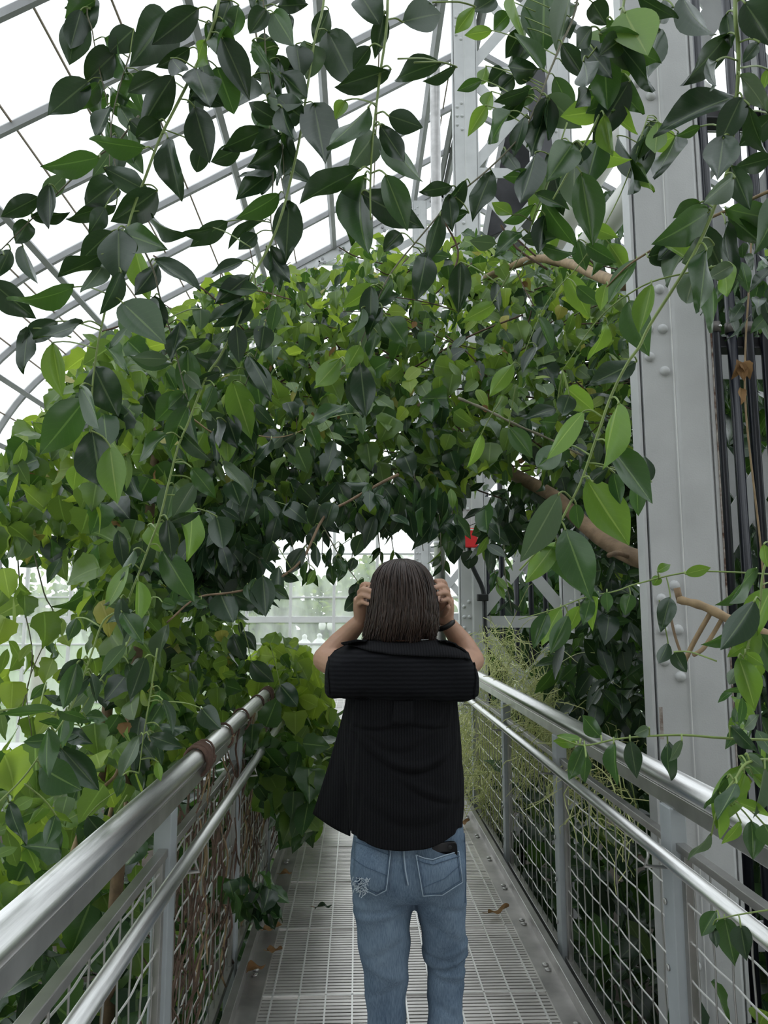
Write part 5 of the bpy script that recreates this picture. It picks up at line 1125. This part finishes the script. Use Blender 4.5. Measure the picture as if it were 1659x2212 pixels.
# far hedge past the left railing, its lit top put into the leaf colours
far_poly = [(560, 1400), (610, 1385), (660, 1400), (690, 1450), (715, 1520), (722, 1600), (715, 1680), (690, 1740), (640, 1700), (600, 1620), (590, 1540), (555, 1500)]
t, _ = mass('ivy_hedge', 'yellow green ivy hedge with a lit look in its leaf colour beyond the end of the left railing', 'hedge', far_poly, 900, ydepth(4.6, 7.2, 0.9), (0.10, 0.17), [('ivy', 4), ('round', 2), ('ficus', 1)], lambda p, x, y: [('ivybright', 9 if y < 1540 else 2.5), ('ivy', 3), ('leaf', 0.8 if y < 1540 else 3)], thing_loc=(-0.8, 5.5, -1.6))
over_poly = [(520, 1560), (590, 1560), (660, 1600), (700, 1680), (680, 1760), (640, 1800), (600, 1720), (560, 1720), (530, 1650)]
t, _ = mass('climbing_ivy', 'large dark green leaves spilling over the left handrail onto the deck', 'creeper', over_poly, 200, ydepth(3.6, 4.8), (0.11, 0.18), [('ivy', 3), ('round', 3)], [('leaf', 5), ('ivy', 2), ('leaf_young_backlit', .5)], thing_loc=(-0.5, 4.2, 0.5))
t, _ = mass('climbing_ivy', 'small tuft of leaves hanging through the left mesh near the deck', 'creeper', [(490, 1900), (540, 1880), (590, 1920), (590, 1970), (560, 1990), (500, 1960)], 26, ydepth(2.95, 3.1), (0.08, 0.12), [('round', 3), ('ivy', 2)], [('leaf', 4), ('leafdark', 2)], thing_loc=(-0.52, 3.0, 0.3))
# undergrowth in the beds on both sides of the bridge
def bed(xa, xb, ya, yb, za, zb, n, size, kinds, mats, name, label, cat, limit=300):
    items = []
    for _ in range(n):
        p = Vector((random.uniform(xa, xb), random.uniform(ya, yb), random.uniform(za, zb)))
        if clear_of_steel(p): continue
        k = pick(kinds); items.append((k, random.randrange(len(TEMPL[k])), pick(mats), leaf_matrix(p, Vector((0, 0, -0.35))+rvec(0.6), Vector((0, 0, 0.9))+rvec(0.4)+(CAM-p).normalized()*0.4, random.uniform(*size))))
    t = thing(name, ((xa+xb)/2, (ya+yb)/2, -1.6), label, cat); plant_leaves(t, items, limit); return t
bed(-2.6, -0.64, 1.2, 7.5, -1.5, 0.5, 2200, (0.12, 0.22), [('ivy', 3), ('round', 2), ('ficus', 2)], [('leafdark', 3), ('leaf', 4), ('ivy', 2.5)], 'undergrowth', 'green undergrowth below the left railing', 'undergrowth', 200)
bed(1.0, 3.4, 1.6, 7.2, -1.5, 0.45, 2600, (0.12, 0.24), [('ivy', 2), ('round', 2), ('ficus', 4)], [('leafdark', 5), ('leaf', 3.5), ('ivy', .8)], 'undergrowth', 'dark leafy undergrowth seen through the right mesh', 'undergrowth', 200)
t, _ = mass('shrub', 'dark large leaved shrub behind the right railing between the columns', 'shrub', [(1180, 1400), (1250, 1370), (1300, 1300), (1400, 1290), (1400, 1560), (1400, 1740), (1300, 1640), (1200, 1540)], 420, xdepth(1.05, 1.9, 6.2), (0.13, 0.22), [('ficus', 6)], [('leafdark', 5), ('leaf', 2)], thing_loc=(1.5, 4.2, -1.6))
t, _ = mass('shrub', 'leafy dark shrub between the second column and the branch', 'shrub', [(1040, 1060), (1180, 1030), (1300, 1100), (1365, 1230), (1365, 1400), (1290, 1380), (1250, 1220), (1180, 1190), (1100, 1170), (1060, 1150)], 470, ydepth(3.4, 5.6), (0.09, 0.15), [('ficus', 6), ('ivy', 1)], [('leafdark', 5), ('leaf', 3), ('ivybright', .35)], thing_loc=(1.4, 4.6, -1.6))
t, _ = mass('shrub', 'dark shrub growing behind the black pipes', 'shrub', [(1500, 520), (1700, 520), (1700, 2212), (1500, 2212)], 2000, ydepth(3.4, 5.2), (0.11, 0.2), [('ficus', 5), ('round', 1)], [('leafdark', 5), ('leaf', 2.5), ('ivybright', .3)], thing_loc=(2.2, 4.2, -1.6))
t, _ = mass('shrub', 'small bright leaved shrub low at the right edge behind the railing', 'shrub', [(1560, 1500), (1680, 1460), (1680, 1620), (1600, 1600)], 26, ydepth(1.9, 2.4), (0.06, 0.1), [('ficus', 5)], [('leaf', 3), ('leaf_young_backlit', 2)], thing_loc=(1.3, 2.1, -1.6))
t, _ = mass('shrub', 'leafy shoots in front of the black pipes at mid height', 'shrub', [(1540, 560), (1680, 540), (1680, 700), (1560, 680)], 40, ydepth(2.2, 2.9), (0.08, 0.12), [('ficus', 5)], [('leaf', 3), ('leafdark', 3)], thing_loc=(1.3, 2.4, 2.6))

# ---- stringy mistletoe cactus hanging behind the right railing
def stringy(label, boxpts, n, seed):
    r = random.Random(seed); m = MB()
    cx = sum((p.x for p in boxpts), 0)/len(boxpts)
    for i in range(n):
        a = boxpts[r.randrange(len(boxpts))]; a = a+Vector((r.uniform(-.12, .12), r.uniform(-.25, .25), r.uniform(-.12, .2)))
        pts = [a]; d = Vector((r.uniform(-.6, .6), r.uniform(-.6, .6), r.uniform(-.5, .5)))
        for k in range(r.randrange(3, 7)):
            d = (d*0.75+Vector((r.uniform(-.6, .6), r.uniform(-.6, .6), r.uniform(-.95, .35)))).normalized(); pts.append(pts[-1]+d*r.uniform(.04, .085))
        m.tube(pts, r.uniform(.0014, .0029), 4, cap=False)
    t = thing('mistletoe_cactus', boxpts[0], label, 'cactus'); o = m.build('string_stems', 'cactus', t); o['kind'] = 'stuff'; return t
P1 = [atX(x, y, 1.12) for x, y in ((1060, 1400), (1085, 1420), (1120, 1440), (1150, 1470), (1180, 1500), (1060, 1460), (1100, 1500), (1140, 1530), (1190, 1560), (1230, 1560))]
stringy('bushy yellow green mistletoe cactus above the right top rail', P1, 520, 3)
P2 = [atX(x, y, 1.0) for x, y in ((1010, 1590), (1020, 1640), (1040, 1600), (1050, 1680), (1060, 1740), (1030, 1700), (1065, 1640), (1045, 1560), (1020, 1560))]
stringy('dense mistletoe cactus hanging behind the far right mesh', P2, 1100, 5)
P3 = [atX(x, y, 1.08) for x, y in ((1120, 1590), (1150, 1620), (1180, 1600), (1110, 1650), (1210, 1630), (1250, 1650), (1300, 1700))]
stringy('loose mistletoe cactus strands below the right top rail', P3, 420, 6)
r = random.Random(12); paths = []
for (x0, y0, x1, y1, x2, y2) in ((1060, 1480, 1130, 1350, 1210, 1330), (1050, 1420, 1000, 1370, 985, 1340), (1100, 1520, 1180, 1400, 1260, 1440), (1080, 1500, 1110, 1380, 1090, 1330), (1150, 1540, 1230, 1450, 1270, 1500), (1060, 1450, 1130, 1290, 1150, 1260), (1120, 1500, 1230, 1420, 1300, 1410)):
    paths.append([atX(x0, y0, 1.1), atX(x1, y1, 1.12), atX(x2, y2, 1.14)])
t = thing('mistletoe_cactus', paths[0][0], 'long arching cactus strands reaching in front of the second column', 'cactus'); stems(t, 'strand', paths, 0.003, 'cactus', 5)

# ---- thick bare branch crossing to the near column, and others
def branch(label, pts, r0, r1, m, name='branch', twigs=()):
    S = smooth_pts(pts, 6); n = len(S); t = thing(name, pts[0], label, 'branch')
    MB().tube(S, [r0+(r1-r0)*i/(n-1)+0.0012*math.sin(i*1.7) for i in range(n)], 12).build('limb', m, t, True)
    for (p, q, rr) in twigs: MB().tube(smooth_pts(p, 4) if len(p) > 2 else p, rr, 8).build('twig', q, t, True)
    return t
branch('thick bare brown branch slanting down to the near column', [atY(790, 800, 4.6), atY(880, 865, 4.4), atY(940, 905, 4.2), atY(1035, 985, 3.9), atY(1120, 1030, 3.6), atY(1200, 1075, 3.3), atY(1270, 1140, 3.1), atY(1340, 1190, 2.95), atY(1400, 1215, 2.85)], 0.026, 0.036, 'bark', twigs=[([atY(1365, 1205, 2.9), atY(1335, 1195, 2.85), atY(1315, 1200, 2.8)], 'bark', 0.010), ([atY(890, 868, 4.4), atY(884, 830, 4.35), atY(880, 800, 4.3)], 'bark', 0.012)])
branch('upper brown limb inside the ivy arch meeting the near column', [atY(1050, 600, 4.4), atY(1150, 560, 4.0), atY(1230, 570, 3.6), atY(1290, 595, 3.2), atY(1350, 615, 2.9)], 0.022, 0.026, 'twig')
branch('broken tan branch poking in front of the near column at the right', [atY(1720, 1402, 1.9), atY(1659, 1372, 1.95), atY(1590, 1345, 2.0), atY(1520, 1310, 2.05), atY(1465, 1295, 2.1)], 0.016, 0.011, 'twig', twigs=[([atY(1542, 1312, 2.04), atY(1530, 1332, 2.05), atY(1500, 1385, 2.07), atY(1478, 1430, 2.08)], 'twig', 0.007), ([atY(1566, 1325, 2.02), atY(1545, 1362, 2.05), atY(1520, 1400, 2.04), atY(1498, 1415, 2.03)], 'twig', 0.006), ([atY(1478, 1430, 2.08), atY(1460, 1380, 2.1), atY(1448, 1330, 2.12)], 'bark', 0.004), ([atY(1468, 1296, 2.1), atY(1462, 1270, 2.1)], 'bark', 0.010)])
branch('slender green twig running level through the middle of the arch', [atY(990, 860, 3.0), atY(1050, 885, 2.95), atY(1110, 915, 2.9), atY(1190, 950, 2.9), atY(1260, 985, 2.9)], 0.006, 0.004, 'darkstem')
# dead leaves caught on a thin stem in front of the black pipes
t = thing('dead_leaf_sprig', atY(1600, 800, 2.6), 'brown dead leaves caught on a thin stem before the black pipes', 'dead leaves')
MB().tube(smooth_pts([atY(x, y, 2.6) for x, y in ((1625, 480), (1618, 620), (1610, 760), (1612, 900), (1640, 1150), (1652, 1290))], 5), 0.0035, 6).build('stem', 'twig', t, True)
for (x, y, tx, ty, L) in ((1598, 780, 1588, 825, .075), (1605, 782, 1625, 815, .07), (1600, 785, 1608, 830, .075), (1600, 840, 1605, 880, .065)):
    a = atY(x, y, 2.58); b = atY(tx, ty, 2.56); obj('leaf', leaf_mesh('ivy', random.randrange(7), 'dead'), None, t, leaf_matrix(a, b-a, Vector((random.uniform(-.4, .4), -1, .2)), L, 0.7))

# ---- brown vines wound round the left rail and woven in its mesh
t = thing('dead_vine', (XC-0.735, 3.2, 0.5), 'brown dead vines wound round the left rail and woven through its mesh', 'vine')
xr = XC-0.735
for yc, turns, pit, rr in ((2.58, 5, 0.022, 0.0055), (2.66, 3, 0.03, 0.004), (3.1, 1, 0.02, 0.005), (3.55, 1, 0.02, 0.005), (4.1, 2, 0.03, 0.004), (4.45, 5, 0.035, 0.0035), (4.9, 1, 0.03, 0.004)):
    pts = []
    for q in range(int(turns*14)+1):
        a = 2*PI*q/14; pts.append((xr+(0.0325+rr)*math.cos(a)*1.05, yc+pit*q/14+0.008*math.sin(a*0.5), 1.0+(0.04+rr)*math.sin(a) - (0.012 if math.sin(a) < 0 else 0)))
    MB().tube(pts, rr, 7).build('wound_stem', 'rope', t, True)
rv = random.Random(4)
for i in range(16):
    yy = 2.62+rv.uniform(-0.05, 2.6); pts = [(xr+0.03, yy, 0.99)]
    z = 0.99; dx = 0.02
    while z > rv.uniform(0.0, 0.3):
        z -= 0.09; yy += rv.uniform(-0.05, 0.05); pts.append((xr+rv.uniform(-0.02, 0.025), yy, z))
    MB().tube(smooth_pts(pts, 3), rv.uniform(0.003, 0.006), 6).build('hanging_stem', 'rope' if i % 2 else 'twig', t, True)
m = MB()
for i in range(760):
    yy = rv.uniform(2.32, 6.3); z = rv.uniform(0.02, 0.9); L = rv.uniform(0.1, 0.35); a = rv.gauss(PI/2, 0.5)
    p0 = Vector((xr+rv.uniform(-0.06, 0.02), yy, z)); d = Vector((rv.uniform(-.05, .05), math.cos(a)*L, math.sin(a)*L))
    p2 = p0+d
    if p2.z > 0.93: continue
    m.tube(smooth_pts([p0, p0+d*0.5+Vector((rv.uniform(-.02, .02), rv.uniform(-.03, .03), 0)), p2], 3), rv.uniform(0.0015, 0.0045), 4, cap=False)
m.build('woven_twigs', 'deadvine', t)['kind'] = 'stuff'

# ---- palms and tall dark growth on the right, in front of the glass
def palm(x, y, h, n, L, label, lean=0.0):
    t = thing('palm', (x, y, -1.6), label, 'palm', 'palms on the right')
    MB().tube(smooth_pts([(x, y, -1.6), (x+lean*.3, y, h*0.5), (x+lean, y, h)], 5), [0.10]*11, 10).build('trunk', 'bark', t, True)
    rp = random.Random(int(x*100+y*10))
    for i in range(n):
        az = 2*PI*i/n+rp.uniform(-.2, .2); el = rp.uniform(0.1, 1.2); c = Vector((x+lean, y, h)); pts = []; p = c.copy()
        d = Vector((math.cos(az)*math.cos(el), math.sin(az)*math.cos(el), math.sin(el)))
        for k in range(9):
            pts.append(p.copy()); p = p+d*(L/8); d = (d+Vector((0, 0, -0.16))).normalized()
        V = []; items = []
        st = MB(); st.tube(pts, [0.012*(1-k/10) for k in range(9)], 5)
        fr = st.build('frond', 'darkstem', t, True)
        S = smooth_pts(pts, 6)
        for k in range(6, len(S)-1):
            tg = (S[k+1]-S[k]).normalized(); sd = tg.cross(Vector((0, 0, 1))).normalized()
            for sgn in (-1, 1):
                ln = L*0.30*math.sin(PI*min(1, k/len(S)*0.9+0.1))+0.05
                items.append(('slim', rp.randrange(3), 'palm', leaf_matrix(S[k], sd*sgn+tg*0.7+Vector((0, 0, -0.25-rp.random()*0.3)), Vector((0, 0, 1)), ln, 0.5)))
        leaf_stuff('leaflets', items, fr)
    return t
palm(3.1, 6.2, 2.3, 14, 1.6, 'palm with drooping fronds behind the second column')
palm(3.6, 9.9, 4.6, 15, 2.0, 'tall palm showing dark against the roof beside the near column')
palm(4.6, 7.6, 3.4, 14, 2.0, 'palm far right behind the black pipes', 0.3)
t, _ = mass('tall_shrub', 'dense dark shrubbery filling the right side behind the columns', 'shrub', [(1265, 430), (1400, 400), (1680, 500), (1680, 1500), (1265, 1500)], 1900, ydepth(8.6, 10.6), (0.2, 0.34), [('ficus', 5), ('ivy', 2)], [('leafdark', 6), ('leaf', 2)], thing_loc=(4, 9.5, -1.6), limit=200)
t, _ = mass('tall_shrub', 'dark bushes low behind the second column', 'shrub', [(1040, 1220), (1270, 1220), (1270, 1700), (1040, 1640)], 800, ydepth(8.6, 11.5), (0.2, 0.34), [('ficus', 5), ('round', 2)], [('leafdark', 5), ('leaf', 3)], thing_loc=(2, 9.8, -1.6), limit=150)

# ---- trees, lamps and white finials outside the end wall
def tree(x, y, h, r, n, label, mats):
    t = thing('tree', (x, y, -1.75), label, 'tree', 'trees outside the end wall')
    MB().tube(smooth_pts([(x, y, -1.75), (x+.1, y, h*.4), (x, y, h*.8)], 4), [0.25*(1-0.08*k) for k in range(9)], 8).build('trunk', 'bark', t, True)
    items = []; blobs = [Vector((random.gauss(0, r*.5), random.gauss(0, r*.4), h*0.62+random.gauss(0, h*.2))) for _ in range(14)]
    for _ in range(n):
        b = random.choice(blobs); v = rvec(1).normalized()*r*0.42*random.uniform(.7, 1.05); p = Vector((x, y, 0))+b+v
        items.append(('round', random.randrange(4), pick(mats), leaf_matrix(p, rvec(1)+Vector((0, 0, -.4)), v.normalized()+Vector((0, 0, .5))+rvec(.4), random.uniform(.25, .45))))
    leaf_stuff('foliage', items, t); return t
FM = [('farleaf', 3), ('ivybright', 2)]
tree(-7.5, 33, 2.6, 2.4, 900, 'tree outside at the far left of the end wall', FM)
tree(-3.6, 31, 2.2, 2.0, 1100, 'bright green tree outside the end wall beside the ivy hedge', FM)
tree(-1.2, 34, 2.6, 2.2, 1100, 'pale green tree outside straight behind the person', FM)
tree(1.4, 30, 3.4, 2.2, 1100, 'taller tree outside right behind the head of the person', FM)
tree(-12.5, 30, 2.4, 2.6, 900, 'tree outside beyond the curved side', FM)
tree(6.0, 32, 3.2, 2.6, 900, 'tree outside behind the far column', FM)
for i, (x, y) in enumerate(((696, 1352), (714, 1352))):
    p = atY(x, y, 22.0); t = thing('globe_lamp', (p.x, p.y, -1.75), 'white globe lamp outside the end wall, %s of the pair' % ('left' if i == 0 else 'right'), 'lamp', 'globe lamps outside')
    MB().tube([(p.x, p.y, -1.75), (p.x, p.y, p.z-0.12)], 0.04, 8).build('pole', 'dark_metal', t, True)
    m = MB(); m.ball(p, 0.13, 14, 10, (0.85, 0.85, 1.1)); m.build('globe', 'white', t, True)
    m = MB(); m.tube([p+Vector((0, 0, -.17)), p+Vector((0, 0, -.12))], [0.09, 0.07], 10); m.build('collar', 'dark_metal', t, True)
for i, (x, y) in enumerate(((658, 1385), (690, 1383))):
    p = atY(x, y, 17.5); t = thing('stone_finial', (p.x, p.y, -1.75), 'white ball finial on a pedestal outside, %s of two' % ('left' if i == 0 else 'right'), 'finial', 'white finials outside')
    m = MB(); m.box(p.x-.16, p.x+.16, p.y-.16, p.y+.16, -1.75, p.z-.12); m.build('pedestal', 'white', t)
    m = MB(); rr = []
    for z, w in ((-.12, .17), (-.06, .16), (0, .12), (.04, .06), (.07, .05), (.10, .065), (.14, .05), (.16, .01)): rr.append([(p.x+w*math.cos(2*PI*k/14), p.y+w*math.sin(2*PI*k/14), p.z+z) for k in range(14)])
    m.rings(rr).build('cap', 'white', t, True)

# ---- fallen leaves on the deck
for i, (x, y, L, kd, lab) in enumerate(((617, 1891, .07, 'ivy', 'small curled brown leaf fallen by the left toe plate, farthest back'), (588, 2013, .085, 'ivy', 'brown curled leaf fallen by the left toe plate, second from the back'), (594, 2058, .07, 'ivy', 'orange brown leaf lying left on the grating'), (551, 2104, .085, 'ivy', 'orange crumpled leaf nearest on the left of the grating'), (698, 1963, .085, 'slim', 'long dark rolled leaf lying on a cross seam left of the person'), (1078, 1976, .11, 'slim', 'pale dry leaf lying right of the person on the grating'), (1003, 1785, .10, 'ivy', 'dark brown leaf at the right toe plate behind the person'))):
    p = atZ(x, y, 0.012); a = random.uniform(-0.5, 0.5)
    t = thing('fallen_leaf', p, lab, 'leaf', 'fallen leaves on the deck')
    V, Fc, U = leaf_geo(prof_ivy if kd == 'ivy' else prof_ficus, 0.7 if kd == 'ivy' else 0.34, 12, 2, 0.55, -0.2, 2.5, i*3.3)
    X = leaf_matrix(p+Vector((-L/2, 0, 0.004)), Vector((1, a, 0.0)), Vector((0, 0, 1)), L); A = np.array(X)
    V = V @ A[:3, :3].T + A[:3, 3]; V[:, 2] += 0.004 - min(0, V[:, 2].min())
    me = geo_mesh('blade', V, Fc, U); me.materials.append(M['dead' if i not in (4,) else 'leafdark']); obj('blade', me, None, t)
    MB().tube([p+Vector((-L/2, 0, 0.008)), p+Vector((-L*0.75, -a*L*.2, 0.012))], 0.0018, 5).build('stalk', 'twig', t, True)
